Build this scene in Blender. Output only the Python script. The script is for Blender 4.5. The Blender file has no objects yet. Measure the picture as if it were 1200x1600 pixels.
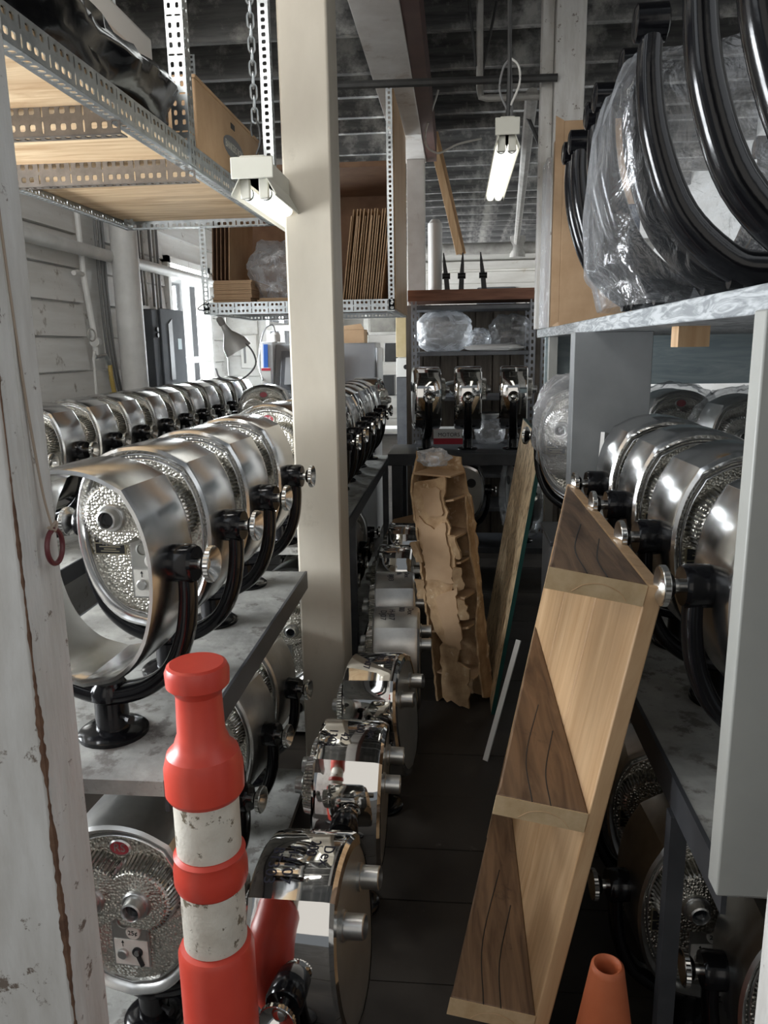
import bpy, bmesh, math, random
from mathutils import Vector, Matrix, noise
R = math.radians
random.seed(7)
scn = bpy.context.scene
col = scn.collection

# ------------------------------------------------------------------ camera
F, VPX, VPY, DNX = 1200.0, 714.0, 541.0, 690.0
ay = Vector((VPX-600, -(VPY-800), -F)); a_ = DNX-600
dn = Vector((a_, -(a_*ay.x+F*F)/ay.y, -F))
az = (-dn).normalized(); ay.normalize(); ax = ay.cross(az)
cam_d = bpy.data.cameras.new('camera'); cam = bpy.data.objects.new('camera', cam_d); col.objects.link(cam)
rot = Matrix((ax, ay, az)).to_4x4()
cam.matrix_world = Matrix.Translation((0, 0, 1.6)) @ rot
cam_d.sensor_fit = 'VERTICAL'; cam_d.sensor_height = 32.0; cam_d.lens = 32.0*F/1600.0
cam_d.clip_start = 0.02; cam_d.clip_end = 200
scn.camera = cam

# ------------------------------------------------------------------ world, lights, exposure
w = bpy.data.worlds.new('world'); scn.world = w; w.use_nodes = True
bg = w.node_tree.nodes['Background']; bg.inputs[0].default_value = (0.86, 0.93, 1.0, 1); bg.inputs[1].default_value = 0.20
vs = scn.view_settings
vs.view_transform = 'Standard'; vs.look = 'None'; vs.gamma = 1.0; vs.use_curve_mapping = False; vs.exposure = 0.14
def area(name, loc, target, sx, sy, power, color):
    d = bpy.data.lights.new(name, 'AREA'); d.shape = 'RECTANGLE'; d.size = sx; d.size_y = sy
    d.energy = power; d.color = color
    o = bpy.data.objects.new(name, d); col.objects.link(o); o.location = loc
    o.rotation_euler = (Vector(target)-Vector(loc)).to_track_quat('-Z', 'Y').to_euler()
    return o
area('daylight_side_window', (-2.75, 6.55, 1.85), (0, 6.0, 1.3), 1.0, 1.1, 230, (0.90, 0.96, 1.0))
area('daylight_back_window', (-1.72, 7.95, 1.8), (-1.2, 3, 1.2), 0.5, 0.9, 40, (0.90, 0.96, 1.0))
area('daylight_far_windows', (-2.7, 11.0, 1.9), (2.0, 11.0, 2.2), 4.0, 1.2, 420, (0.95, 0.97, 1.0))
area('added_window_light', (-2.8, 1.75, 1.45), (0.4, 2.1, 1.6), 1.5, 1.0, 190, (0.92, 0.96, 1.0))  # added light from an unseen window, brightens the shelf underside and viewers
area('added_wall_light', (-1.3, 1.5, 3.15), (-2.2, 4.6, 1.5), 1.2, 0.5, 24, (1.0, 0.97, 0.92))  # added light out of frame for the board wall; no lamp known here
area('daylight_doorway', (0.5, -4.2, 2.6), (0.1, 3.0, 1.2), 6.0, 3.6, 44, (1.0, 0.93, 0.84))
area('added_left_fill', (-2.0, 0.2, 3.0), (-0.6, 2.8, 1.1), 2.4, 1.8, 22, (0.90, 0.95, 1.0))  # added fill for the left viewer rows; no loading door stands here
area('added_right_fill', (2.2, 1.0, 3.1), (0.6, 2.4, 1.2), 2.6, 2.4, 22, (0.93, 0.96, 1.0))  # added out-of-view fill for the right rack; no skylight known

# ------------------------------------------------------------------ materials
MATS = {}
def mat(name, c1, c2=None, rough=0.5, metal=0.0, nscale=8.0, stretch=(1, 1, 1), bump=0.0, bscale=None,
        contrast=(0.35, 0.65), coat=0.0, c3=None, spots=None, rvar=0.0, hammer=False, spec=0.5, detail=6.0, dist=0.0, alpha=1.0):
    if name in MATS: return MATS[name]
    m = bpy.data.materials.new(name); m.use_nodes = True
    nt = m.node_tree; N = nt.nodes; L = nt.links; b = N['Principled BSDF']
    b.inputs['Roughness'].default_value = rough; b.inputs['Metallic'].default_value = metal
    b.inputs['Coat Weight'].default_value = coat; b.inputs['Coat Roughness'].default_value = 0.08
    b.inputs['Specular IOR Level'].default_value = spec
    b.inputs['Base Color'].default_value = (*c1, 1)
    tc = N.new('ShaderNodeTexCoord'); mp = N.new('ShaderNodeMapping'); mp.inputs['Scale'].default_value = stretch
    L.new(tc.outputs['Object'], mp.inputs['Vector'])
    nz = N.new('ShaderNodeTexNoise'); nz.inputs['Scale'].default_value = nscale; nz.inputs['Detail'].default_value = detail
    nz.inputs['Roughness'].default_value = 0.6; nz.inputs['Distortion'].default_value = dist
    L.new(mp.outputs['Vector'], nz.inputs['Vector'])
    if c2:
        rp = N.new('ShaderNodeValToRGB'); rp.color_ramp.elements[0].position = contrast[0]; rp.color_ramp.elements[1].position = contrast[1]
        rp.color_ramp.elements[0].color = (*c1, 1); rp.color_ramp.elements[1].color = (*c2, 1)
        L.new(nz.outputs['Fac'], rp.inputs['Fac']); out = rp.outputs['Color']
        if c3 and spots:
            n2 = N.new('ShaderNodeTexNoise'); n2.inputs['Scale'].default_value = spots[0]; n2.inputs['Detail'].default_value = 9; n2.inputs['Roughness'].default_value = 0.7
            L.new(tc.outputs['Object'], n2.inputs['Vector'])
            r2 = N.new('ShaderNodeValToRGB'); r2.color_ramp.elements[0].position = spots[1]; r2.color_ramp.elements[1].position = spots[2]
            r2.color_ramp.elements[0].color = (0, 0, 0, 1); r2.color_ramp.elements[1].color = (1, 1, 1, 1)
            L.new(n2.outputs['Fac'], r2.inputs['Fac'])
            mx = N.new('ShaderNodeMix'); mx.data_type = 'RGBA'
            L.new(r2.outputs['Color'], mx.inputs['Factor']); L.new(out, mx.inputs['A']); mx.inputs['B'].default_value = (*c3, 1)
            out = mx.outputs['Result']
        L.new(out, b.inputs['Base Color'])
    if rvar:
        mr = N.new('ShaderNodeMapRange'); mr.inputs['To Min'].default_value = max(0.02, rough-rvar); mr.inputs['To Max'].default_value = rough+rvar
        mr.inputs['From Min'].default_value = 0.3; mr.inputs['From Max'].default_value = 0.7
        L.new(nz.outputs['Fac'], mr.inputs['Value']); L.new(mr.outputs['Result'], b.inputs['Roughness'])
    if bump:
        bp = N.new('ShaderNodeBump'); bp.inputs['Strength'].default_value = bump; bp.inputs['Distance'].default_value = 0.004
        if hammer:
            vo = N.new('ShaderNodeTexVoronoi'); vo.feature = 'F1'; vo.inputs['Scale'].default_value = bscale or 130
            vo.inputs['Randomness'].default_value = 0.85
            L.new(tc.outputs['Object'], vo.inputs['Vector']); 
            iv = N.new('ShaderNodeMath'); iv.operation = 'MULTIPLY'; iv.inputs[1].default_value = -1.0
            L.new(vo.outputs['Distance'], iv.inputs[0]); L.new(iv.outputs[0], bp.inputs['Height'])
        elif bscale:
            n3 = N.new('ShaderNodeTexNoise'); n3.inputs['Scale'].default_value = bscale; n3.inputs['Detail'].default_value = 5
            L.new(mp.outputs['Vector'], n3.inputs['Vector']); L.new(n3.outputs['Fac'], bp.inputs['Height'])
        else:
            L.new(nz.outputs['Fac'], bp.inputs['Height'])
        L.new(bp.outputs['Normal'], b.inputs['Normal'])
    MATS[name] = m
    return m

def plastic(name, tint=(0.9, 0.92, 0.95), fac=0.30, scale=9.0, gloss=0.72):
    m = bpy.data.materials.new(name); m.use_nodes = True; nt = m.node_tree; N = nt.nodes; L = nt.links
    N.remove(N['Principled BSDF']); out = N['Material Output']
    tr = N.new('ShaderNodeBsdfTransparent'); tr.inputs[0].default_value = (0.93, 0.94, 0.95, 1)
    gl = N.new('ShaderNodeBsdfGlossy'); gl.inputs['Roughness'].default_value = 0.16; gl.inputs[0].default_value = (1, 1, 1, 1)
    df = N.new('ShaderNodeBsdfDiffuse'); df.inputs[0].default_value = (*tint, 1)
    tc = N.new('ShaderNodeTexCoord'); nz = N.new('ShaderNodeTexNoise'); nz.inputs['Scale'].default_value = scale; nz.inputs['Detail'].default_value = 6; nz.inputs['Distortion'].default_value = 1.5
    L.new(tc.outputs['Object'], nz.inputs['Vector'])
    bp = N.new('ShaderNodeBump'); bp.inputs['Strength'].default_value = 0.9; bp.inputs['Distance'].default_value = 0.02; L.new(nz.outputs['Fac'], bp.inputs['Height'])
    L.new(bp.outputs['Normal'], gl.inputs['Normal'])
    m1 = N.new('ShaderNodeMixShader'); m1.inputs[0].default_value = gloss; L.new(df.outputs[0], m1.inputs[1]); L.new(gl.outputs[0], m1.inputs[2])
    fr = N.new('ShaderNodeLayerWeight'); fr.inputs['Blend'].default_value = 0.35; L.new(bp.outputs['Normal'], fr.inputs['Normal'])
    mr = N.new('ShaderNodeMapRange'); mr.inputs['To Min'].default_value = fac*0.5; mr.inputs['To Max'].default_value = min(0.95, fac*2.4)
    L.new(fr.outputs['Fresnel'], mr.inputs['Value'])
    m2 = N.new('ShaderNodeMixShader'); L.new(mr.outputs['Result'], m2.inputs[0]); L.new(tr.outputs[0], m2.inputs[1]); L.new(m1.outputs[0], m2.inputs[2])
    L.new(m2.outputs[0], out.inputs['Surface'])
    return m

ALU = mat('polished_aluminium', (0.60, 0.60, 0.60), (0.74, 0.74, 0.73), rough=0.20, metal=1, nscale=7, rvar=0.07, bump=0.06, bscale=9)
CHROME = mat('chrome', (0.70, 0.69, 0.67), rough=0.045, metal=1, bump=0.05, bscale=5)
BRUSH = mat('brushed_aluminium', (0.62, 0.62, 0.60), (0.50, 0.50, 0.49), rough=0.33, metal=1, nscale=14)
HAM = mat('hammered_aluminium', (0.40, 0.385, 0.34), (0.56, 0.54, 0.48), rough=0.28, metal=1, nscale=5, bump=0.9, bscale=150, hammer=True)
RIB = mat('ribbed_aluminium', (0.70, 0.69, 0.66), rough=0.22, metal=1)
BLK = mat('black_enamel', (0.005, 0.005, 0.006), rough=0.15, coat=0.0, nscale=30, bump=0.16, bscale=22, spec=0.38)
BLKM = mat('black_satin', (0.012, 0.012, 0.013), rough=0.4)
DARKGL = mat('dark_glass', (0.01, 0.012, 0.016), rough=0.06)
KNURL = mat('knurled_steel', (0.66, 0.65, 0.62), rough=0.22, metal=1)
RED = mat('emblem_red', (0.30, 0.03, 0.04), rough=0.3, coat=0.4)
BRASSY = mat('pale_gold', (0.62, 0.56, 0.40), rough=0.3, metal=1)
LABELW = mat('label_white', (0.70, 0.68, 0.62), (0.6, 0.58, 0.53), rough=0.5, nscale=30)
INK = mat('black_ink', (0.01, 0.01, 0.01), rough=0.6)
CREAM = mat('cream_paint', (0.43, 0.385, 0.31), (0.54, 0.495, 0.41), rough=0.5, nscale=3, stretch=(1, 1, 0.4), c3=(0.40, 0.36, 0.29), spots=(5, 0.62, 0.78), bump=0.05, bscale=20)
WORN = mat('worn_white_paint', (0.60, 0.58, 0.54), (0.74, 0.73, 0.70), rough=0.6, nscale=26, stretch=(1, 1, 0.22), c3=(0.20, 0.16, 0.13), spots=(24, 0.605, 0.65), bump=0.9, bscale=42)
SIDING = mat('white_siding', (0.66, 0.65, 0.62), (0.78, 0.78, 0.76), rough=0.55, nscale=9, stretch=(1, 0.15, 1.5), c3=(0.35, 0.32, 0.28), spots=(9, 0.60, 0.68), bump=0.25, bscale=16)
GREYW = mat('grey_painted_wood', (0.22, 0.235, 0.245), (0.46, 0.48, 0.49), rough=0.55, nscale=5, stretch=(3, 1.2, 9), dist=2.5, contrast=(0.42, 0.58), bump=0.2)
GREYP = mat('grey_painted_panel', (0.17, 0.178, 0.18), (0.21, 0.218, 0.22), rough=0.5, nscale=5)
TEALW = mat('blue_grey_knotty_board', (0.24, 0.30, 0.32), (0.36, 0.42, 0.43), rough=0.5, nscale=3, stretch=(1, 1, 7), dist=1.5, c3=(0.10, 0.11, 0.11), spots=(4, 0.68, 0.72))
GREYPOST = mat('grey_gloss_post', (0.33, 0.33, 0.305), (0.39, 0.39, 0.36), rough=0.45, nscale=3, c3=(0.3, 0.3, 0.27), spots=(8, 0.7, 0.8))
PLY = mat('plywood', (0.46, 0.28, 0.14), (0.82, 0.63, 0.40), rough=0.6, nscale=2.2, stretch=(1, 9, 9), dist=1.2, contrast=(0.3, 0.7), bump=0.1)
PINE = mat('pine', (0.42, 0.25, 0.12), (0.62, 0.42, 0.24), rough=0.5, nscale=2.4, stretch=(9, 9, 0.9), dist=0.8, contrast=(0.3, 0.7), bump=0.1)
OLDW = mat('old_brown_wood', (0.095, 0.055, 0.032), (0.24, 0.15, 0.088), rough=0.6, nscale=3.5, stretch=(11, 1.0, 11), dist=0.8, c3=(0.03, 0.02, 0.015), spots=(9, 0.6, 0.75), bump=0.35)
ENDG = mat('end_grain', (0.46, 0.32, 0.17), (0.60, 0.45, 0.27), rough=0.65, nscale=20, bump=0.1)
REDW = mat('reddish_timber', (0.20, 0.085, 0.05), (0.33, 0.15, 0.09), rough=0.6, nscale=6, stretch=(0.6, 6, 6), bump=0.15)
FENCE = mat('weathered_planks', (0.085, 0.07, 0.055), (0.18, 0.15, 0.12), rough=0.7, nscale=5, stretch=(5, 5, 0.6), bump=0.2)
OSB = mat('particle_board', (0.22, 0.13, 0.06), (0.78, 0.60, 0.37), rough=0.65, nscale=34, stretch=(1, 1, 0.45), contrast=(0.36, 0.56), bump=0.6, detail=3, dist=1.0)
TEAL = mat('dark_green_edge', (0.01, 0.06, 0.05), rough=0.4)
CARD = mat('cardboard', (0.42, 0.27, 0.15), (0.52, 0.35, 0.21), rough=0.75, nscale=6, bump=0.05, bscale=60)
CARDD = mat('brown_card', (0.20, 0.11, 0.065), (0.27, 0.16, 0.095), rough=0.8, nscale=6)
TORN = mat('torn_card', (0.33, 0.20, 0.10), (0.58, 0.40, 0.23), rough=0.85, nscale=12, bump=0.5, bscale=45, c3=(0.62, 0.48, 0.32), spots=(14, 0.58, 0.62))
GALV = mat('galvanised', (0.42, 0.45, 0.46), (0.58, 0.61, 0.62), rough=0.38, metal=0.9, nscale=24)
GALVD = mat('dark_galvanised', (0.17, 0.15, 0.13), (0.25, 0.22, 0.19), rough=0.5, metal=0.6, nscale=20)
STEELG = mat('grey_steel_paint', (0.10, 0.105, 0.115), (0.14, 0.145, 0.155), rough=0.42, nscale=12)
STEELD = mat('dark_steel_paint', (0.03, 0.032, 0.036), (0.05, 0.052, 0.056), rough=0.4, nscale=8)
TABLE = mat('chipped_white_table', (0.19, 0.19, 0.178), (0.36, 0.36, 0.335), rough=0.6, nscale=7, c3=(0.13, 0.12, 0.11), spots=(15, 0.54, 0.62), bump=0.6, bscale=26)
FLOORM = mat('dark_worn_floor', (0.014, 0.011, 0.009), (0.040, 0.033, 0.026), rough=0.55, nscale=4, c3=(0.11, 0.10, 0.085), spots=(7, 0.64, 0.76), bump=0.15, rvar=0.12)
CEILB = mat('sooty_ceiling_boards', (0.055, 0.055, 0.055), (0.16, 0.16, 0.155), rough=0.8, nscale=4, stretch=(0.5, 5, 5), c3=(0.34, 0.33, 0.31), spots=(5, 0.52, 0.66), bump=0.15)
JOIST = mat('sooty_whitewashed_joists', (0.07, 0.07, 0.07), (0.20, 0.20, 0.195), rough=0.8, nscale=5, stretch=(0.35, 4, 4), c3=(0.48, 0.47, 0.44), spots=(4, 0.50, 0.66), bump=0.2)
FARW = mat('far_white_wall', (0.60, 0.58, 0.53), (0.74, 0.73, 0.68), rough=0.6, nscale=5, stretch=(0.3, 1, 1.5), c3=(0.36, 0.28, 0.16), spots=(1.2, 0.62, 0.75))
BEAMW = mat('pale_beam', (0.52, 0.49, 0.46), (0.66, 0.64, 0.61), rough=0.5, nscale=4, c3=(0.34, 0.27, 0.22), spots=(5, 0.58, 0.72))
BEAMR = mat('dark_red_beam', (0.055, 0.02, 0.015), (0.085, 0.035, 0.025), rough=0.6, nscale=5)
PIPEW = mat('white_pipe_paint', (0.62, 0.62, 0.60), (0.74, 0.74, 0.72), rough=0.45, nscale=6)
PIPED = mat('dark_pipe', (0.03, 0.03, 0.03), (0.06, 0.06, 0.058), rough=0.6, nscale=10)
PIPEG = mat('grey_pipe', (0.28, 0.27, 0.25), (0.42, 0.41, 0.38), rough=0.6, nscale=10)
CABLE = mat('grey_cable', (0.20, 0.20, 0.20), rough=0.6)
CABLEW = mat('white_cable', (0.65, 0.64, 0.60), rough=0.6)
HOSE = mat('yellow_hose', (0.42, 0.30, 0.08), rough=0.5)
BOXG = mat('grey_breaker_box', (0.10, 0.112, 0.125), (0.14, 0.152, 0.165), rough=0.7, nscale=4, spec=0.15)
MACH = mat('machine_grey', (0.33, 0.35, 0.37), (0.38, 0.40, 0.42), rough=0.4, nscale=3)
MACHL = mat('machine_light', (0.62, 0.64, 0.65), rough=0.4)
BLUE = mat('blue_stripe', (0.03, 0.13, 0.50), rough=0.4)
REDP = mat('red_print', (0.50, 0.03, 0.05), rough=0.45)
WHITEP = mat('white_card', (0.74, 0.73, 0.70), rough=0.55)
FIXT = mat('fixture_cream', (0.60, 0.59, 0.51), (0.66, 0.65, 0.57), rough=0.4, nscale=4)
TUBE = mat('lamp_tube', (0.88, 0.90, 0.90), rough=0.12, coat=0.4)
TUBE.node_tree.nodes['Principled BSDF'].inputs['Emission Color'].default_value = (1.0, 0.97, 0.90, 1)
TUBE.node_tree.nodes['Principled BSDF'].inputs['Emission Strength'].default_value = 1.3
CORAL = mat('coral_red_plastic', (0.58, 0.055, 0.035), (0.66, 0.075, 0.045), rough=0.36, nscale=6, bump=0.03, bscale=12)
BAND = mat('worn_reflective_band', (0.62, 0.58, 0.50), (0.74, 0.71, 0.63), rough=0.4, nscale=22, c3=(0.20, 0.17, 0.12), spots=(26, 0.585, 0.60), bump=0.35, bscale=160)
ORANGE = mat('orange_cone', (0.44, 0.105, 0.035), (0.52, 0.14, 0.055), rough=0.55, nscale=7, c3=(0.22, 0.07, 0.04), spots=(6, 0.66, 0.8))
BLKBAG = mat('black_plastic_bag', (0.004, 0.004, 0.005), rough=0.17, coat=0.0, nscale=7, bump=0.5, bscale=8, spec=0.35)
RINGM = mat('maroon_ring', (0.14, 0.03, 0.035), rough=0.35)
STRING = mat('string', (0.40, 0.32, 0.25), rough=0.9)
MARK = mat('marker_ink', (0.015, 0.015, 0.03), rough=0.5)
GLASS = mat('window_glass', (0.9, 0.95, 1.0), rough=0.1)
LAMPSH = mat('lamp_shade_metal', (0.58, 0.58, 0.56), (0.70, 0.70, 0.68), rough=0.4, metal=0.2, nscale=8)
YELB = mat('yellow_board', (0.50, 0.40, 0.22), (0.58, 0.47, 0.28), rough=0.6)
CLOTH = mat('white_cloth', (0.68, 0.68, 0.67), rough=0.9, bump=0.3, bscale=30)
PALEPL = mat('grey_back_plate', (0.36, 0.36, 0.34), (0.46, 0.46, 0.43), rough=0.35, metal=0.8, nscale=5)
TAPEB = mat('blue_tape', (0.06, 0.14, 0.48), rough=0.5)
PB = plastic('clear_plastic', fac=0.19)
PBW = plastic('cloudy_plastic', tint=(0.92, 0.93, 0.95), fac=0.50, scale=13, gloss=0.45)
def glassmat():
    m = bpy.data.materials.new('pane_glass'); m.use_nodes = True; nt = m.node_tree; N = nt.nodes; L = nt.links
    N.remove(N['Principled BSDF']); t = N.new('ShaderNodeBsdfTransparent'); g = N.new('ShaderNodeBsdfGlossy'); g.inputs['Roughness'].default_value = 0.05
    x = N.new('ShaderNodeMixShader'); x.inputs[0].default_value = 0.08; L.new(t.outputs[0], x.inputs[1]); L.new(g.outputs[0], x.inputs[2]); L.new(x.outputs[0], N['Material Output'].inputs['Surface'])
    return m
PANE = glassmat()

# ------------------------------------------------------------------ mesh helpers
class MB:
    def __init__(s): s.v = []; s.f = []
    def add(s, vs, fs):
        o = len(s.v); s.v += [tuple(p) for p in vs]; s.f += [tuple(i+o for i in f) for f in fs]; return s
    def box(s, x0, x1, y0, y1, z0, z1):
        return s.add([(x0,y0,z0),(x1,y0,z0),(x1,y1,z0),(x0,y1,z0),(x0,y0,z1),(x1,y0,z1),(x1,y1,z1),(x0,y1,z1)],
                     [(3,2,1,0),(4,5,6,7),(0,1,5,4),(1,2,6,5),(2,3,7,6),(3,0,4,7)])
    def bar(s, p, q, wd, ht, up=(0,0,1)):
        p = Vector(p); q = Vector(q); d = (q-p).normalized(); u = Vector(up)
        sx = d.cross(u)
        if sx.length < 1e-4: sx = d.cross(Vector((1,0,0)))
        sx.normalize(); uu = sx.cross(d)
        vs = [c+sx*a*wd/2+uu*b*ht/2 for c in (p,q) for a,b in ((-1,-1),(1,-1),(1,1),(-1,1))]
        return s.add(vs, [(0,1,2,3),(7,6,5,4),(0,4,5,1),(1,5,6,2),(2,6,7,3),(3,7,4,0)])
    def sweep(s, path, sec, up=(0,1,0), caps=True, closed=False, scales=None):
        P = [Vector(p) for p in path]; n = len(sec); o = []
        for i, p in enumerate(P):
            if closed: d = P[(i+1) % len(P)]-P[i-1]
            else: d = P[min(i+1, len(P)-1)]-P[max(i-1, 0)]
            d.normalize(); u = Vector(up); sx = d.cross(u)
            if sx.length < 1e-3: sx = d.cross(Vector((1,0,0.01)))
            sx.normalize(); uu = sx.cross(d); k = scales[i] if scales else 1
            o += [p+(sx*a+uu*b)*k for a, b in sec]
        fs = []; m = len(P)
        for i in range(m if closed else m-1):
            j = (i+1) % m
            for k in range(n): fs.append((i*n+k, i*n+(k+1) % n, j*n+(k+1) % n, j*n+k))
        if caps and not closed: fs += [tuple(range(n))[::-1], tuple((m-1)*n+k for k in range(n))]
        return s.add(o, fs)
    def tube(s, path, r, n=8, **k):
        return s.sweep(path, [(r*math.cos(2*math.pi*i/n), r*math.sin(2*math.pi*i/n)) for i in range(n)], up=k.pop('up', (0.03, 0.05, 1)), **k)
    def lathe(s, prof, n=24, axis='Z', c=(0,0,0), capa=True, capb=True):
        o = []; c = Vector(c)
        for r, h in prof:
            for i in range(n):
                t = 2*math.pi*i/n; a, b = r*math.cos(t), r*math.sin(t)
                o.append(c+Vector({'Z':(a,b,h),'X':(h,a,b),'Y':(b,h,a)}[axis]))
        fs = []
        for i in range(len(prof)-1):
            for k in range(n): fs.append((i*n+k, i*n+(k+1) % n, (i+1)*n+(k+1) % n, (i+1)*n+k))
        if capa: fs.append(tuple(range(n))[::-1])
        if capb: fs.append(tuple((len(prof)-1)*n+k for k in range(n)))
        return s.add(o, fs)
    def prism(s, poly, axis, a0, a1):
        n = len(poly)
        def P(u, v, a): return {'X':(a,u,v),'Y':(u,a,v),'Z':(u,v,a)}[axis]
        vs = [P(u,v,a0) for u,v in poly]+[P(u,v,a1) for u,v in poly]
        fs = [tuple(range(n))[::-1], tuple(range(n,2*n))]+[(i,(i+1)%n,n+(i+1)%n,n+i) for i in range(n)]
        return s.add(vs, fs)
    def loft(s, rings, capa=False, capb=False):
        n = len(rings[0]); o = [p for r in rings for p in r]; fs = []
        for i in range(len(rings)-1):
            for k in range(n): fs.append((i*n+k, i*n+(k+1) % n, (i+1)*n+(k+1) % n, (i+1)*n+k))
        if capa: fs.append(tuple(range(n))[::-1])
        if capb: fs.append(tuple((len(rings)-1)*n+k for k in range(n)))
        return s.add(o, fs)
    def mesh(s, name, m, ang=32):
        me = bpy.data.meshes.new(name); me.from_pydata(s.v, [], s.f)
        bm = bmesh.new(); bm.from_mesh(me); bmesh.ops.recalc_face_normals(bm, faces=bm.faces); bm.to_mesh(me); bm.free()
        me.materials.append(m)
        if ang:
            me.polygons.foreach_set('use_smooth', [True]*len(me.polygons)); me.set_sharp_from_angle(angle=R(ang))
        me.update(); return me
    def obj(s, name, m, parent=None, ang=32, bevel=0, label=None, kind=None, solid=0):
        return ob(name, s.mesh(name, m, ang), parent, bevel, label, kind, solid)
def ob(name, me, parent=None, bevel=0, label=None, kind=None, solid=0):
    o = bpy.data.objects.new(name, me); col.objects.link(o)
    if parent: o.parent = parent
    if bevel:
        b = o.modifiers.new('bevel', 'BEVEL'); b.width = bevel; b.segments = 2; b.limit_method = 'ANGLE'; b.angle_limit = R(40)
    if solid:
        b = o.modifiers.new('solid', 'SOLIDIFY'); b.thickness = solid; b.offset = 0
    if label: o['label'] = label
    if kind: o['kind'] = kind
    return o
def thing(name, label, cat, loc=(0,0,0), rz=0, group=None, rx=0, ry=0):
    o = bpy.data.objects.new(name, None); col.objects.link(o); o.empty_display_size = 0.05
    o.location = loc; o.rotation_euler = (rx, ry, rz); o['label'] = label; o['category'] = cat
    if group: o['group'] = group
    return o
def tag(o, label, cat, group=None):
    o['label'] = label; o['category'] = cat
    if group: o['group'] = group
    return o
def struct(o, label=None):
    o['kind'] = 'structure'
    if label: o['label'] = label
    return o
def text_mesh(s, size, m, depth=0.0006, name='lettering', wrap=None):
    c = bpy.data.curves.new('t', 'FONT'); c.body = s; c.size = size; c.align_x = 'CENTER'; c.align_y = 'CENTER'; c.extrude = depth; c.resolution_u = 3
    o = bpy.data.objects.new('t', c); col.objects.link(o); bpy.context.view_layer.update()
    dg = bpy.context.evaluated_depsgraph_get(); me = bpy.data.meshes.new_from_object(o.evaluated_get(dg))
    bpy.data.objects.remove(o); me.name = name; me.materials.clear(); me.materials.append(m)
    if wrap:
        for v in me.vertices: v.co = wrap(v.co)
    return me
def catmull(pts, n=6, closed=False):
    P = [Vector(p) for p in pts]; out = []; m = len(P)
    for i in range(m if closed else m-1):
        a = P[(i-1) % m] if closed or i > 0 else P[0]*2-P[1]
        b, c = P[i], P[(i+1) % m]
        d = P[(i+2) % m] if closed or i+2 < m else P[-1]*2-P[-2]
        for k in range(n):
            t = k/n
            out.append(0.5*((2*b)+(c-a)*t+(2*a-5*b+4*c-d)*t*t+(3*b-a-3*c+d)*t**3))
    if not closed: out.append(P[-1])
    return out
ORD = ['first','second','third','fourth','fifth','sixth','seventh','eighth','ninth','tenth','eleventh','twelfth']

# ------------------------------------------------------------------ the setting
o = MB().box(-2.6, 2.6, -2.5, 14.6, -0.10, -0.02).obj('floor', FLOORM); struct(o, 'dark worn floor of wide boards across the aisle')
fl = o
y = -0.6; k = 0
while y < 8.5:
    wd = random.choice((0.24, 0.27, 0.30)); z = random.uniform(-0.004, 0.0)
    MB().box(-2.6, 2.6, y+0.0015, y+wd-0.0015, -0.03, z).obj('floor_plank', FLOORM, fl, ang=0); y += wd
# ceiling deck, joists
CZ = 3.27
o = MB().box(-2.6, 2.6, 1.0, 14.6, CZ+0.24, CZ+0.30).obj('ceiling', CEILB); struct(o, 'sooty board ceiling over dark joists'); ceil = o
jm = MB().box(-2.6, 2.6, -0.026, 0.026, 0.0, 0.235).mesh('joist', JOIST, 0)
y = 1.2
while y < 14.4:
    j = ob('joist', jm, ceil); j.location = (random.uniform(-0.02, 0.02), y, CZ+random.uniform(-0.006, 0.006)); y += random.choice((0.42, 0.46, 0.60, 0.66))
lm = MB().box(-2.6, 2.6, -0.075, 0.075, 0.0, 0.02).mesh('ceiling_board', CEILB, 0)
y = 1.1
while y < 14.4:
    j = ob('ceiling_board', lm, ceil); j.location = (0, y, CZ+0.215+random.uniform(0, 0.012)); y += 0.165
# left wall: lapped boards
WX = -2.25
o = MB()
o.box(WX-0.12, WX-0.03, -1.0, 0.9, 0, 3.5); o.box(WX-0.12, WX-0.03, 2.6, 6.0, 0, 3.5); o.box(WX-0.12, WX-0.03, 0.9, 2.6, 0, 0.9); o.box(WX-0.12, WX-0.03, 0.9, 2.6, 2.0, 3.5); o.box(WX-0.12, WX-0.03, 7.05, 7.6, 0, 3.5)
o.box(WX-0.12, WX-0.03, 6.0, 7.05, 0, 1.15); o.box(WX-0.12, WX-0.03, 6.0, 7.05, 2.32, 3.5)
o.box(WX-0.12, WX-0.03, 7.6, 9.2, 0, 3.5); o.box(WX-0.12, WX-0.03, 12.8, 14.6, 0, 3.5); o.box(WX-0.12, WX-0.03, 9.2, 12.8, 0, 1.2); o.box(WX-0.12, WX-0.03, 9.2, 12.8, 2.5, 3.5)
wl = struct(o.obj('wall_left', SIDING, ang=0), 'white painted lapped board wall')
def lap(y0, y1, z0, h, parent):
    MB().prism([(WX-0.03, z0), (WX+0.004, z0+0.004), (WX-0.012, z0+h-0.008), (WX-0.03, z0+h-0.004)], 'Y', y0, y1).obj('board', SIDING, parent, ang=0)
z = 0.7; h = 0.198
while z < 3.3:
    if z+h < 1.15 or z > 2.30: lap(2.66, 7.5, z, h, wl)
    else: lap(2.66, random.choice((4.62, 4.9)), z, h, wl); lap(4.91, 5.98, z, h, wl); lap(7.07, 7.5, z, h, wl)
    z += h
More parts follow.
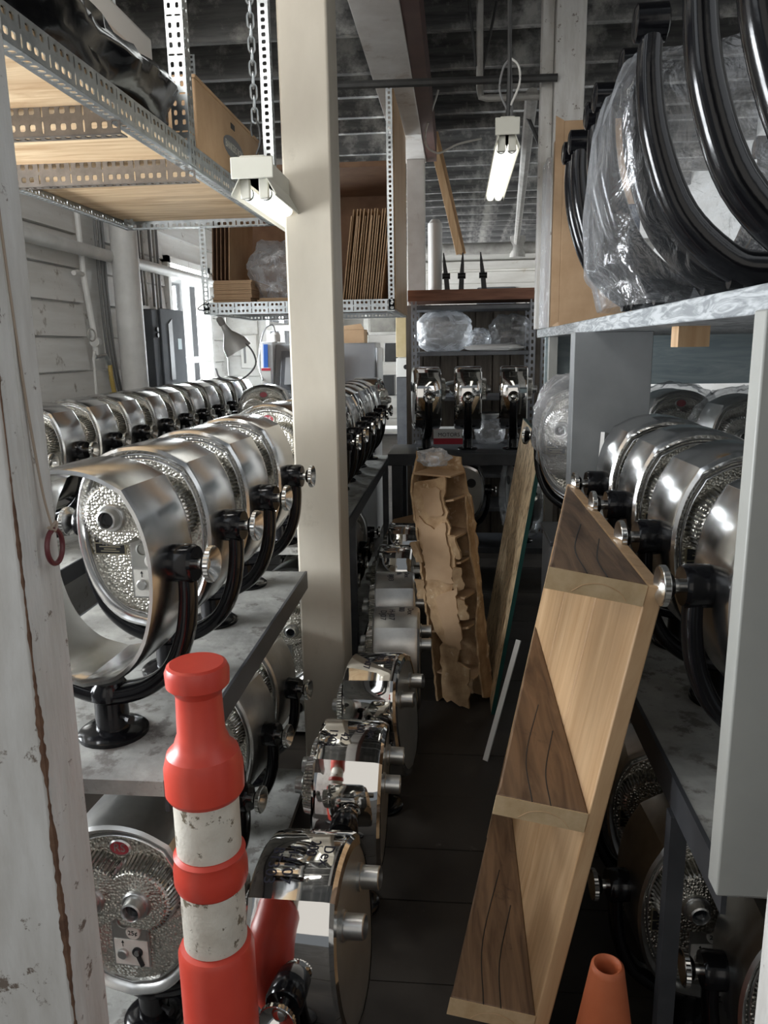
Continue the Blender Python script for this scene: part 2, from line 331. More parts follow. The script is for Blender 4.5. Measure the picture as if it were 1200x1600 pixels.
# right wall (out of view, closes the room) and far wall
struct(MB().box(2.5, 2.6, 1.0, 14.6, 0, 3.5).obj('wall_right', SIDING, ang=0), 'plain wall beyond the right-hand rack')
wb = struct(MB().box(-2.6, 2.6, 14.45, 14.6, 0, 3.5).obj('wall_back', FARW, ang=0), 'far whitewashed board wall under the ceiling')
for i in range(17): MB().box(-2.4, 2.5, 14.42, 14.45, 0.1+i*0.2, 0.29+i*0.2).obj('board', FARW, wb, ang=0)
MB().box(-2.4, 2.5, 14.30, 14.42, 2.93, 3.06).obj('ledger', FARW, wb, ang=0)
MB().box(0.35, 1.05, 14.35, 14.43, 2.2, 2.62).obj('dark_panel', BOXG, wb, bevel=0.03)
# partition at the back left with its own window
wp = struct(MB().box(WX, -1.90, 7.55, 7.65, 0, 3.5).box(-1.55, -1.42, 7.55, 7.65, 0, 3.5).box(-1.90, -1.55, 7.55, 7.65, 0, 1.3).box(-1.90, -1.55, 7.55, 7.65, 2.3, 3.5).obj('wall_partition', SIDING, ang=0), 'short white board partition behind the grey machine')
for i in range(13):
    z0 = 0.75+i*0.198
    MB().prism([(7.55, z0), (7.52, z0+0.003), (7.536, z0+0.19), (7.55, z0+0.192)], 'X', WX+0.02, -1.93).obj('board', SIDING, wp, ang=0)
def window(name, label, axis, base, u0, u1, z0, z1, zm, nx):
    par = bpy.data.objects.new(name, None); col.objects.link(par); struct(par, label)
    def B(a0, a1, d0, d1, b0, b1):
        m = MB()
        return m.box(base+d0, base+d1, a0, a1, b0, b1) if axis == 'X' else m.box(a0, a1, base+d0, base+d1, b0, b1)
    B(u0, u0+0.06, -0.08, 0.03, z0, z1).obj('window_frame', SIDING, par, ang=0); B(u1-0.06, u1, -0.08, 0.03, z0, z1).obj('window_frame', SIDING, par, ang=0)
    B(u0, u1, -0.08, 0.03, z1-0.05, z1).obj('window_frame', SIDING, par, ang=0); B(u0-0.03, u1+0.03, -0.08, 0.06, z0-0.03, z0+0.02).obj('window_sill', SIDING, par, ang=0)
    B(u0+0.06, u1-0.06, -0.05, 0.01, zm-0.025, zm+0.025).obj('meeting_rail', SIDING, par, ang=0)
    du = (u1-u0-0.12)/nx
    for i in range(nx):
        for b0, b1 in ((z0+0.02, zm-0.025), (zm+0.025, z1-0.05)):
            B(u0+0.06+i*du+0.012, u0+0.06+(i+1)*du-0.012, -0.035, -0.030, b0, b1).obj('pane', PANE, par, ang=0)
    for i in range(1, nx): B(u0+0.06+i*du-0.015, u0+0.06+i*du+0.015, -0.05, 0.005, z0, z1).obj('mullion', SIDING, par, ang=0)
window('window_1', 'tall bright white-framed window in the board wall', 'X', WX, 6.0, 7.05, 1.15, 2.32, 1.52, 2)
window('window_2', 'narrow bright window in the partition by the machine', 'Y', 7.6, -1.90, -1.55, 1.3, 2.3, 1.8, 1)
window('window_3', 'long row of far windows in the left wall', 'X', WX, 9.2, 12.8, 1.2, 2.5, 1.9, 4)
window('added_window', 'unseen window added to the board wall for light, behind the rough door post', 'X', WX, 0.9, 2.6, 0.9, 2.0, 1.45, 3)  # unseen opening, added so side light reaches shelf underside and viewers
# near doorway jambs
t1 = struct(MB().box(-0.72, -0.50, 0.812, 0.90, -0.02, 2.9).obj('trim_1', WORN, bevel=0.006), 'rough white painted door post with peeling brown edge')
t2 = struct(MB().box(0.352, 0.50, 0.72, 0.80, -0.02, 2.9).obj('trim_2', WORN, bevel=0.006), 'rough whitewashed door post beside the grey rack post')
BROWN = mat('bare_brown_edge', (0.10, 0.05, 0.03), (0.18, 0.10, 0.06), rough=0.8, nscale=40)
m = MB(); pts = []
zz = 0.3
path = []
while zz < 1.72:
    q_ = noise.noise(Vector((zz*9, 1.3, 0)))+0.7*noise.noise(Vector((zz*31, 5.3, 0)))+0.5*noise.noise(Vector((zz*90, 2.1, 0)))
    k_ = 1.0 if zz < 1.25 else 0.55
    path.append((zz, k_*max(0.0012, 0.0045+0.0075*q_))); zz += 0.005
vs_ = []; fs_ = []
for i, (z_, wv) in enumerate(path):
    vs_ += [(-0.4995, 0.811+wv*1.2, z_), (-0.4995, 0.8108, z_), (-0.5-wv*0.8, 0.8108, z_), (-0.5-wv*0.5, 0.8135, z_), (-0.502, 0.8135+wv, z_)]
    if i:
        a = (i-1)*5; b = i*5
        for q in range(5): fs_.append((a+q, a+(q+1) % 5, b+(q+1) % 5, b+q))
MB().add(vs_, fs_).obj('peeled_edge', BROWN, t1, ang=0)
MB().box(-0.5005, -0.4985, 0.845, 0.849, 1.35, 2.5).obj('groove_bead', WORN, t1)

# ------------------------------------------------------------------ timber columns, beams
c = MB().box(-0.572, -0.410, 2.65, 2.85, 0, 3.27).obj('column', CREAM, bevel=0.008); struct(c, 'cream painted square timber column between the tables')
c = MB().lathe([(0.088, 0), (0.084, 3.27)], 20, c=(-2.12, 4.98, 0)).obj('column', PIPEW); struct(c, 'round white column beside the grey breaker box')
bmo = struct(MB().box(-0.475, -0.255, 1.2, 6.70, 3.06, 3.27).obj('trim_3', BEAMW, bevel=0.004), 'pale overhead beam running along the aisle to a post')
MB().box(-0.254, -0.17, 1.2, 6.70, 3.068, 3.27).obj('red_side_timber', BEAMR, bmo, label='dark red timber fixed to the side of the pale beam')
struct(MB().box(-0.406, -0.262, 6.55, 6.68, 0, 3.06).obj('post', BEAMW, bevel=0.004), 'stained pale post under the overhead beam')
struct(MB().box(0.46, 0.60, 4.07, 4.2, 1.679, 3.27).obj('post', WORN, bevel=0.004), 'white worn post above the tall cardboard box')
struct(MB().box(0.40, 0.458, 4.12, 4.2, 1.679, 3.27).obj('post', WORN, bevel=0.004), 'narrow pale post beside the white worn post')
# ------------------------------------------------------------------ ceiling services
def rod(name, path, r, m, label, cat, group=None, n=8):
    return tag(MB().tube(path, r, n).obj(name, m), label, cat, group)
rod('pipe', [(-0.60, 4.06, 2.852), (0.47, 4.06, 2.84)], 0.019, PIPED, 'thin black pipe crossing the aisle below the beam', 'pipe')
rod('conduit', [(0.105, 4.2, 3.26), (0.107, 4.2, 2.85), (0.115, 4.2, 2.81), (0.14, 4.2, 2.805), (0.46, 4.2, 2.80)], 0.017, PIPEG, 'bent grey conduit dropping from the joists to the white post', 'conduit')
rod('hanger_wire', [(0.05, 4.2, 3.26), (0.09, 4.2, 2.95)], 0.007, PIPED, 'thin black hanger wire beside the bent grey conduit', 'wire', n=6)
rod('hanger_wire', [(0.19, 4.3, 3.27), (0.12, 4.22, 2.93)], 0.007, PIPED, 'slanted black hanger wire meeting the bent grey conduit', 'wire', n=6)
rod('sprinkler_pipe', [(0.39, 4.5, 2.9), (0.80, 11.2, 2.9)], 0.035, PIPEG, 'long grey sprinkler pipe running away under the joists', 'pipe')
tb = thing('cross_pipe', 'thick grey cross pipe with a tee far down the ceiling', 'pipe', (0, 10.6, 2.84))
MB().tube([(-2.27, 0, 0), (2.5, 0, 0)], 0.075, 12).obj('pipe', PIPEG, tb); MB().tube([(0.78, 0, -0.12), (0.78, 0, 0.14)], 0.10, 12).obj('tee', PIPEG, tb)
rod('brace_rod', [(0.40, 4.85, 2.88), (0.62, 4.85, 2.42)], 0.012, PIPED, 'thin black diagonal rod beside the hanging twin-tube lamp', 'rod', n=6)
tag(MB().bar((-0.26, 7.0, 3.49), (0.02, 7.0, 2.38), 0.035, 0.06).bar((-0.22, 7.02, 3.49), (0.05, 7.02, 2.38), 0.03, 0.05).obj('wooden_strip', PINE), 'split wooden strip hanging at a slant from the joists', 'wood strip')
rod('loose_cable', catmull([(-0.13, 5.6, 3.27), (-0.22, 5.6, 2.98), (-0.14, 5.6, 2.88), (0.0, 5.6, 2.93), (0.16, 5.6, 2.96)], 6), 0.007, CABLEW, 'loose white cable drooping from the pale beam', 'cable')
rod('drop_wire', [(0.235, 4.0, 3.27), (0.24, 4.0, 2.95), (0.255, 3.98, 2.7), (0.24, 3.95, 2.5)], 0.006, CABLE, 'grey wire looping down above the hanging twin-tube lamp', 'wire')

# ------------------------------------------------------------------ slotted angle steel
def strip(mb, p, dl, L, dw, wd, rows, pitch=0.026, fr=0.58, fw=0.42):
    p = Vector(p); dl = Vector(dl).normalized(); dw = Vector(dw).normalized(); n = max(1, int(L/pitch)); pt = L/n; rw = wd/rows
    for r in range(rows):
        for i in range(n):
            c0 = p+dl*(i*pt)+dw*(r*rw); hx, hy = pt/2, rw/2; cc = c0+dl*hx+dw*hy
            if i % 4 == 3 and rows > 1: a, b = 0.22*hx, 0.75*hy
            else: a, b = fr*hx, fw*hy
            k = 0.6
            inn = [(a, -b*k), (a, b*k), (a*k, b), (-a*k, b), (-a, b*k), (-a, -b*k), (-a*k, -b), (a*k, -b)]
            out = [(hx, -hy*.6), (hx, hy*.6), (hx, hy), (-hx, hy), (-hx, hy*.6), (-hx, -hy*.6), (-hx, -hy), (hx, -hy)]
            out[2] = (hx, hy); out[7] = (hx, -hy)
            vs = [cc+dl*u+dw*v for u, v in inn+out]
            mb.add(vs, [(q, (q+1) % 8, 8+(q+1) % 8, 8+q) for q in range(8)])
def angle(name, p, q, da, db, w1, w2, parent, m=GALV, rows=2, pitch=0.026):
    p = Vector(p); q = Vector(q); mb = MB()
    strip(mb, p, q-p, (q-p).length, da, w1, rows, pitch)
    strip(mb, p, q-p, (q-p).length, db, w2, 2 if w2 > 0.045 else 1, pitch)
    return mb.obj(name, m, parent, ang=0, solid=0.003)
sh = thing('hanging_shelf', 'hanging plywood shelf in a slotted steel frame holding the black bag', 'shelf', (0, 0, 0))
z0 = 2.15
MB().box(-1.52, -0.812, 1.0, 3.62, z0+0.035, z0+0.055).obj('plywood_deck', PLY, sh, ang=0)
angle('side_rail', (-0.808, 1.0, z0), (-0.808, 3.63, z0), (0,0,1), (-1,0,0), 0.065, 0.04, sh)
angle('side_rail', (-1.525, 1.0, z0), (-1.525, 3.63, z0), (0,0,1), (1,0,0), 0.065, 0.04, sh)
angle('end_rail', (-1.525, 3.632, z0), (-0.808, 3.632, z0), (0,0,1), (0,-1,0), 0.065, 0.04, sh)
for yy in (1.95, 2.50): angle('cross_rail', (-1.52, yy, z0-0.03), (-0.815, yy, z0-0.03), (0,0,1), (0,1,0), 0.075, 0.04, sh, GALVD)
angle('hanger', (-0.80, 2.42, z0), (-0.80, 2.42, 3.27), (0,1,0), (-1,0,0), 0.05, 0.05, sh)
angle('hanger', (-0.745, 3.30, z0), (-0.745, 3.30, 3.27), (0,1,0), (-1,0,0), 0.04, 0.04, sh, rows=1)
angle('hanger', (-1.22, 2.0, z0+0.05), (-1.22, 2.0, 3.27), (1,0,0), (0,1,0), 0.04, 0.03, sh, GALVD, rows=1)
angle('hanger', (-1.50, 3.55, z0), (-1.50, 3.55, 3.27), (1,0,0), (0,1,0), 0.04, 0.03, sh, rows=1)

s2 = thing('hanging_shelf', 'hanging slotted steel shelf full of flat cardboard with a brown back', 'shelf')
z0 = 1.82
MB().box(-1.54, -0.40, 4.78, 5.86, z0+0.035, z0+0.06).obj('deck', CARDD, s2, ang=0)
angle('front_rail', (-1.555, 4.765, z0-0.005), (-0.375, 4.765, z0-0.005), (0,0,1), (0,1,0), 0.07, 0.04, s2)
angle('back_rail', (-1.555, 5.86, z0-0.005), (-0.375, 5.86, z0-0.005), (0,0,1), (0,-1,0), 0.07, 0.05, s2)
angle('side_rail', (-0.39, 4.77, z0-0.005), (-0.39, 5.86, z0-0.005), (0,0,1), (-1,0,0), 0.07, 0.04, s2)
angle('side_rail', (-1.55, 4.77, z0-0.005), (-1.55, 5.86, z0-0.005), (0,0,1), (1,0,0), 0.07, 0.04, s2)
angle('upright', (-1.555, 4.765, z0), (-1.555, 4.765, 3.27), (1,0,0), (0,1,0), 0.04, 0.04, s2, rows=1)
angle('upright', (-0.41, 4.765, z0), (-0.41, 4.765, 3.27), (1,0,0), (0,1,0), 0.035, 0.04, s2, rows=1)
MB().box(-0.385, -0.368, 4.80, 5.86, z0+0.01, 3.05).obj('side_panel', PINE, s2, ang=0)
MB().box(-1.53, -0.40, 5.82, 5.85, z0+0.06, 2.66).obj('back_panel', CARDD, s2, ang=0)
MB().box(-1.53, -0.40, 4.9, 5.85, 2.66, 2.69).obj('top_panel', CARDD, s2, ang=0)

# contents of far shelf
fm = MB().box(-0.003, 0.003, 0, 0.42, 0, 0.54).mesh('cardboard_flat', CARD, 0)
fm2 = MB().box(-0.003, 0.003, 0, 0.36, 0, 0.50).mesh('cardboard_flat', CARD, 0)
for i in range(17):
    o = ob('cardboard_flat', fm if i % 3 else fm2); o.location = (-0.70+i*0.0145, 4.85+random.uniform(0, .03), z0+0.061)
    o.rotation_euler = (0, R(7+random.uniform(-0.6, 0.6)), 0)
    tag(o, 'flat cardboard sheet standing on edge in the packed row by the side panel', 'cardboard', 'cardboard sheets standing on edge beside the pine side panel')
o = MB().box(-0.003, 0.003, 0, 0.42, 0, 0.52).obj('cardboard_flat', CARD, ang=0); o.location = (-0.475, 4.9, z0+0.061); o.rotation_euler = (0, R(6), 0); tag(o, 'single cardboard sheet leaning alone near the slotted upright', 'cardboard')
for i in range(5):
    o = MB().box(-0.003, 0.003, 0, 0.55, 0, 0.40).obj('cardboard_flat', CARD if i == 4 else CARDD, ang=0); o.location = (-1.515+i*0.026, 4.86, z0+0.205+0.001); o.rotation_euler = (0, R(3), 0)
    tag(o, 'cardboard sheet standing on the low flat stack under the hanging shelf', 'cardboard', 'sheets standing on the cardboard stack')
stk = MB().box(0, 0.24, 0, 0.8, 0, 0.0105).mesh('cardboard_flat', CARD, 0)
for i in range(12):
    o = ob('cardboard_flat', stk); o.location = (-1.515+random.uniform(0, .012), 4.83+random.uniform(0, .02), z0+0.061+i*0.0118)
    tag(o, 'folded cardboard box lying flat in the stack below the standing sheets', 'cardboard', 'folded boxes in the low stack')
for i in range(3):
    o = MB().box(0, 0.22, 0, 0.7, 0, 0.009).obj('cardboard_flat', CARD, ang=0); o.location = (-1.25+i*0.015, 4.84, z0+0.061+i*0.010)
    tag(o, 'thin cardboard sheet lying flat under the plastic bag', 'cardboard', 'thin sheets under the plastic bag')

# ------------------------------------------------------------------ lumpy bags
def lump(name, label, cat, m, c, s, seed=0, amp=0.16, freq=3.0, seg=40, rings=28, flat=True, top=None, pw=2.4, group=None):
    mb = MB(); vs = []; c = Vector(c); s = Vector(s)
    for j in range(rings+1):
        ph = math.pi*j/rings-math.pi/2
        for i in range(seg):
            th = 2*math.pi*i/seg
            d = Vector((math.cos(ph)*math.cos(th), math.cos(ph)*math.sin(th), math.sin(ph)))
            k = (abs(d.x)**pw+abs(d.y)**pw+abs(d.z)**pw)**(-1/pw)
            q = d*freq+Vector((seed*7.3, seed*3.1, 0))
            n1 = noise.noise(q)+0.6*(1-2*abs(noise.noise(q*2.1)))*0.8+0.35*(1-2*abs(noise.noise(q*4.7)))
            r = k*(1+amp*n1)
            p = Vector((d.x*s.x*r, d.y*s.y*r, d.z*s.z*r))
            if flat: p.z = max(p.z, -s.z)
            if top and d.z > 0.3:
                t = (d.z-0.3)/0.7; p.x *= 1-0.75*t*t; p.y *= 1-0.75*t*t; p.z += top*t*t
            vs.append(c+p)
    fs = []
    for j in range(rings):
        for i in range(seg): fs.append((j*seg+i, j*seg+(i+1) % seg, (j+1)*seg+(i+1) % seg, (j+1)*seg+i))
    o = mb.add(vs, fs).obj(name, m, ang=50); tag(o, label, cat, group); return o
lump('plastic_bag', 'crumpled clear plastic bundle on the far cardboard shelf', 'plastic bag', PBW, (-1.12, 5.12, z0+0.061+0.19), (0.20, 0.22, 0.185), 3, 0.22, 3.2)

# ------------------------------------------------------------------ near hanging shelf contents
def blackbag():
    mb = MB(); rings = []
    n = 26; L = 40
    for i in range(L+1):
        t = i/L; y = 1.02+t*1.50; cx = -1.06; wx = 0.225; hz = 0.20*(1-0.10*t)
        end = min(1, min(t, 1-t)*9+0.12)**0.5
        ring = []
        for k in range(n):
            a = 2*math.pi*k/n; ca, sa = math.cos(a), math.sin(a)
            q = Vector((ca*1.3, t*3.2, sa*1.3)); nn = noise.noise(q)*0.22+(1-2*abs(noise.noise(q*2.3+Vector((3, 0, 0)))))*0.13
            r = (abs(ca)**3+abs(sa)**3)**(-1/3)*(1+nn)*end
            ring.append((cx+ca*wx*r, y, max(2.206, 2.206+hz*0.55+sa*hz*r*0.62)))
        rings.append(ring)
    o = mb.loft(rings, True, True).obj('black_bag', BLKBAG, ang=55)
    tag(o, 'long shiny black plastic bag lying on the hanging plywood shelf', 'plastic bag')
blackbag()
bb = thing('storage_box', 'cardboard storage box printed with a dark oval logo', 'cardboard box', (-0.825, 2.58, 2.206))
MB().box(-0.30, 0.0, 0.0, 0.80, 0, 0.235).obj('box_body', CARD, bb, bevel=0.004)
MB().box(-0.001, 0.0015, 0.39, 0.44, 0.185, 0.205).obj('hand_hole', INK, bb, bevel=0.002)
el = [(0.42+0.135*math.cos(t*2*math.pi/28), 0.118+0.040*math.sin(t*2*math.pi/28)) for t in range(28)]
MB().box(-0.302, 0.003, -0.003, 0.803, 0.232, 0.242).obj('lid_rim', CARD, bb)
hl = thing('white_strip_housing', 'long white lamp housing hung above the black plastic bag', 'light fixture', (-1.25, 1.3, 2.66))
MB().prism([(-0.075, 0), (0.075, 0), (0.085, 0.015), (0.085, 0.10), (0.05, 0.13), (-0.05, 0.13), (-0.085, 0.10), (-0.085, 0.015)], 'Y', 0, 1.85).obj('housing', WHITEP, hl, bevel=0.008)
for yy in (0.6, 1.5): MB().tube([(0, yy, 0.13), (0, yy, 0.62)], 0.004, 6).obj('hanger_wire', PIPED, hl)

# ------------------------------------------------------------------ fluorescent fixtures
def fixture(name, label, loc, L, W_, nt, hang, chain=True):
    t = thing(name, label, 'light fixture', loc)
    MB().box(-W_/2*0.6, W_/2*0.6, 0, L, 0.0, 0.06).obj('ballast_housing', FIXT, t, bevel=0.004)
    MB().prism([(-W_/2, -0.045), (-W_*0.3, 0.0), (W_*0.3, 0.0), (W_/2, -0.045), (W_/2, -0.05), (W_/2+.003, -0.05), (W_/2+.003, -0.043), (W_*0.3, 0.006), (-W_*0.3, 0.006), (-W_/2-.003, -0.043), (-W_/2-.003, -0.05), (-W_/2, -0.05)], 'Y', 0, L).obj('reflector', FIXT, t, ang=20)
    MB().box(-W_/2, W_/2, -0.006, 0.0, -0.004, 0.055).obj('end_plate', FIXT, t, bevel=0.003)
    xs = [0] if nt == 1 else [-W_*0.22, W_*0.22]
    for x in xs:
        MB().lathe([(0.018, 0.03), (0.0185, 0.035), (0.0185, L-0.035), (0.018, L-0.03)], 14, 'Y', (x, 0, -0.038)).obj('tube', TUBE, t)
        for yy in (0.012, L-0.03): MB().box(x-0.014, x+0.014, yy, yy+0.018, -0.055, 0).obj('lamp_holder', FIXT, t, bevel=0.003)
        MB().lathe([(0.0188, 0.032), (0.0188, 0.045)], 14, 'Y', (x, 0, -0.038)).obj('tube_cap', TEAL, t)
    return t
f1 = fixture('tube_light', 'cream twin-tube light fixture hanging beside the plywood shelf', (-0.588, 2.32, 2.085), 1.22, 0.125, 2, 3.2)
f2 = fixture('tube_light', 'cream twin-tube light fixture hanging over the far aisle', (0.178, 3.02, 2.345), 1.02, 0.088, 2, 3.2)
def link_mesh(r=0.012, s=0.02, th=0.0032):
    path = [(r*math.cos(a)*0.75, 0, r*math.sin(a)+(s/2 if math.sin(a) > 0 else -s/2)*0.9) for a in [2*math.pi*i/14 for i in range(14)]]
    return MB().tube(path, th, 6, closed=True, up=(0, 1, 0)).mesh('chain_link', GALV, 60)
LK = link_mesh()
ch = thing('chain', 'steel chain holding up the near tube light fixture', 'chain', (-0.588, 2.38, 2.16))
MB().tube(catmull([(0, 0, 0.0), (0.012, 0, 0.03), (0.012, 0, 0.07), (0, 0, 0.095), (-0.012, 0, 0.075), (-0.01, 0, 0.05)], 5), 0.003, 6, up=(0,1,0)).obj('hook', PIPED, ch)
for i in range(33):
    o = ob('link', LK, ch); o.location = (0, 0, 0.105+i*0.031); o.rotation_euler = (0, 0, R(90)*(i % 2)+0.4)
ch = thing('chain', 'dark cord and chain holding up the far tube light fixture', 'chain', (0.18, 3.06, 2.40))
MB().tube(catmull([(0, 0, 0), (0.004, 0, 0.2), (0.0, 0, 0.5), (0.004, 0, 0.87)], 4), 0.008, 6).obj('cord', PIPED, ch)
MB().tube(catmull([(0, 0, 0.03), (-0.03, 0, 0.10), (-0.02, 0, 0.17), (0.0, 0, 0.20)], 5), 0.004, 6).obj('cable_loop', CABLE, ch)
MB().tube(catmull([(0.01, 0, 0.05), (0.04, 0, 0.12), (0.035, 0, 0.18), (0.0, 0, 0.21)], 5), 0.004, 6).obj('cable_loop', CABLEW, ch)

# ------------------------------------------------------------------ coin viewers
PZ = 0.37
def shield():
    top = catmull([(-0.116, 0.160), (-0.06, 0.187), (0, 0.196), (0.06, 0.187), (0.116, 0.160)], 4)
    rgt = catmull([(0.116, 0.160), (0.147, 0.10), (0.163, 0.02), (0.157, -0.07), (0.128, -0.155), (0.073, -0.212), (0, -0.232)], 4)
    top = [(p.x, p.y) for p in [Vector((*q,)) for q in top]] if False else [(p[0], p[1]) for p in top]
    rgt = [(p[0], p[1]) for p in rgt]
    lft = [(-x, z) for x, z in rgt[::-1]]
    return top[:-1]+rgt[:-1]+lft[:-1]
SH = shield()
def ring(sc, y): return [(x*sc, y, z*sc-0.004*(1-sc)) for x, z in SH]
def boss_r(t, a=0.070, b=0.052):
    cx = b if math.cos(t) >= 0 else -b
    d = Vector((math.cos(t), math.sin(t))); c0 = Vector((cx, 0)); p = d.dot(c0); disc = p*p-(c0.length_squared-a*a)
    return p+math.sqrt(max(disc, 1e-9))
BZ = 0.044; FY = -0.074
VM = {}
def build_viewer_meshes():
    for fin, mm in (('alu', ALU), ('chrome', CHROME), ('brush', BRUSH)):
        VM['housing_'+fin] = MB().loft([ring(.875, -.070), ring(.89, -.080), ring(.92, -.088), ring(.955, -.092), ring(.99, -.086), ring(1.0, -.076), ring(1.0, .072), ring(.985, .084), ring(.95, .092), ring(.87, .094)]).mesh('housing', mm, 24)
    VM['shell'] = MB().loft([ring(.92, .090), ring(.93, -.05), ring(.93, -.082), ring(.95, -.092), ring(.985, -.090), ring(1.0, -.076), ring(1.0, .072), ring(.98, .090), ring(.92, .090)]).mesh('housing', ALU, 24)
    VM['face'] = MB().prism([(x*.88, z*.88) for x, z in SH], 'Y', FY, FY+0.006).mesh('face_plate', HAM, 30)
    VM['bead'] = MB().loft([ring(.868, -.074), ring(.862, -.080), ring(.845, -.082), ring(.835, -.074)]).mesh('inner_bead', ALU, 60)
    n = 72; base = []; topr = []
    for i in range(n):
        t = 2*math.pi*i/n; r = boss_r(t)
        base.append((math.cos(t)*(r+0.006), FY, BZ+math.sin(t)*(r+0.006))); topr.append((math.cos(t)*r, FY-0.044, BZ+math.sin(t)*r))
    top2 = [(x*0.93, FY-0.049, BZ+(z-BZ)*0.93) for x, _, z in topr]
    VM['boss'] = MB().loft([base, topr, top2], False, True).mesh('eye_boss', HAM, 30)
    mb = MB()
    arc = []; n_ = 720; L_ = 0; prev = None
    for i in range(-90, 451):
        t = 2*math.pi*i/n_; r = boss_r(t); p = Vector((math.cos(t)*r, math.sin(t)*r))
        if prev is not None: L_ += (p-prev).length
        prev = p; arc.append((L_, t))
    nxt = 0
    for L_, t in arc:
        if L_ < nxt: continue
        nxt += 0.0088
        r = boss_r(t); d = Vector((math.cos(t), math.sin(t))); c_ = Vector((0.052 if d.x >= 0 else -0.052, 0)); d2 = (d*r-c_).normalized(); e = Vector((-d2.y, d2.x))*0.0029
        def P(off, y, s): q = d*r+d2*off+e*s; return (q.x, y, BZ+q.y)
        vs = [P(-.006, FY-.047, -.8), P(-.006, FY-.047, .8), P(.002, FY-.046, .8), P(.002, FY-.046, -.8), P(.010, FY, -1), P(.010, FY, 1), P(-.004, FY, 1), P(-.004, FY, -1), P(.0055, FY-.044, 0), P(.0145, FY, 0)]
        mb.add(vs, [(0, 1, 2, 8, 3), (3, 8, 9, 4), (8, 2, 5, 9), (0, 3, 4, 7), (1, 6, 5, 2), (0, 7, 6, 1)])
    VM['ribs'] = mb.mesh('rib_fan', RIB, 30)
    VM['eyecup'] = MB().lathe([(0.032, FY-.046), (0.032, FY-.054), (0.029, FY-.058), (0.024, FY-.058), (0.022, FY-.078), (0.0185, FY-.080), (0.0165, FY-.076), (0.0165, FY-.052)], 20, 'Y').mesh('eyepiece', BRUSH, 40)
    VM['eyeglass'] = MB().lathe([(0.0166, FY-.066), (0.0166, FY-.062)], 18, 'Y').mesh('eye_lens', DARKGL, 40)
    VM['emblem'] = MB().lathe([(0.026, 0), (0.026, -.006), (0.022, -.009), (0.0215, -.007)], 24, 'Y').mesh('emblem', BRUSH, 30)
    for v in VM['emblem'].vertices: v.co = Vector((v.co.x, v.co.y+FY, v.co.z*0.74+0.137))
    VM['emblem_red'] = MB().lathe([(0.0215, -.005), (0.0215, -.0075)], 24, 'Y').mesh('emblem_enamel', RED, 30)
    for v in VM['emblem_red'].vertices: v.co = Vector((v.co.x, v.co.y+FY, v.co.z*0.74+0.137))
    VM['emblem_txt'] = text_mesh('RS', 0.026, BRUSH, wrap=lambda c: Vector((c.x, FY-0.008-c.z, c.y+0.137)))
    m = MB().box(-0.128, -0.052, FY-.003, FY, -0.058, -0.004)
    VM['nameplate'] = m.mesh('name_plate', BRASSY, 30)
    VM['nameplate_in'] = MB().box(-0.1255, -0.0545, FY-.0036, FY-.003, -0.030, -0.0065).box(-0.1255, -0.0545, FY-.0036, FY-.003, -0.0555, -0.033).mesh('plate_field', BLKM, 30)
    m = MB()
    for z_, w_ in ((-0.014, .044), (-0.020, .050), (-0.0395, .052), (-0.045, .03), (-0.050, .046)): m.box(-0.09-w_/2, -0.09+w_/2, FY-.0040, FY-.0036, z_-.0013, z_+.0013)
    VM['nameplate_txt'] = m.mesh('plate_lines', BRASSY, 30)
    VM['panel'] = MB().box(-0.040, 0.046, FY-.004, FY, -0.160, -0.018).mesh('coin_panel', BRUSH, 30)
    VM['panel_up'] = MB().box(-0.036, 0.042, FY-.0052, FY-.004, -0.088, -0.022).mesh('coin_recess', PALEPL, 30)
    VM['panel_lo'] = MB().box(-0.036, 0.042, FY-.0054, FY-.004, -0.156, -0.092).mesh('coin_label', LABELW, 30)
    VM['slot'] = MB().lathe([(0.017, FY-.005), (0.017, FY-.012), (0.013, FY-.013), (0.012, FY-.008)], 18, 'Y', (-0.006, 0, -0.042)).mesh('coin_slot', PALEPL, 30)
    VM['disc'] = MB().lathe([(0.0165, FY-.005), (0.0165, FY-.009), (0.015, FY-.010)], 20, 'Y', (0.012, 0, -0.070)).mesh('price_disc', LABELW, 30)
    VM['price'] = text_mesh('25¢', 0.0155, INK, wrap=lambda c: Vector((c.x+0.012, FY-0.0102-c.z, c.y-0.070)))
    VM['button'] = MB().lathe([(0.0125, FY-.005), (0.0125, FY-.011), (0.010, FY-.013)], 18, 'Y', (-0.016, 0, -0.127)).mesh('coin_button', BRUSH, 30)
    VM['arrow'] = MB().box(-0.0168, -0.0152, FY-.0060, FY-.0054, -0.110, -0.098).prism([(-0.0195, -0.101), (-0.0125, -0.101), (-0.016, -0.0945)], 'Y', FY-.0060, FY-.0054).mesh('arrow_mark', INK, 0)
    m = MB().lathe([(0.012, FY-.005), (0.012, FY-.009)], 16, 'Y', (0.018, 0, -0.120)).bar((0.018, FY-.009, -0.122), (0.030, FY-.011, -0.150), 0.008, 0.005, up=(0, 1, 0))
    VM['lever'] = m.mesh('coin_lever', BLKM, 30)
    VM['lever_hub'] = MB().lathe([(0.006, FY-.009), (0.006, FY-.013)], 12, 'Y', (0.018, 0, -0.120)).mesh('lever_cap', BRUSH, 30)
    VM['screen'] = MB().box(-0.055, 0.05, FY-.006, FY, -0.165, -0.02).mesh('dark_panel', DARKGL, 30)
    VM['back'] = MB().prism([(x*.88, z*.88) for x, z in SH], 'Y', 0.084, 0.092).mesh('back_plate', PALEPL, 30)
    VM['tube'] = MB().lathe([(0.030, 0.090), (0.030, 0.098), (0.025, 0.100), (0.025, 0.138), (0.022, 0.140), (0.022, 0.118)], 20, 'Y').mesh('lens_tube', BRUSH, 40)
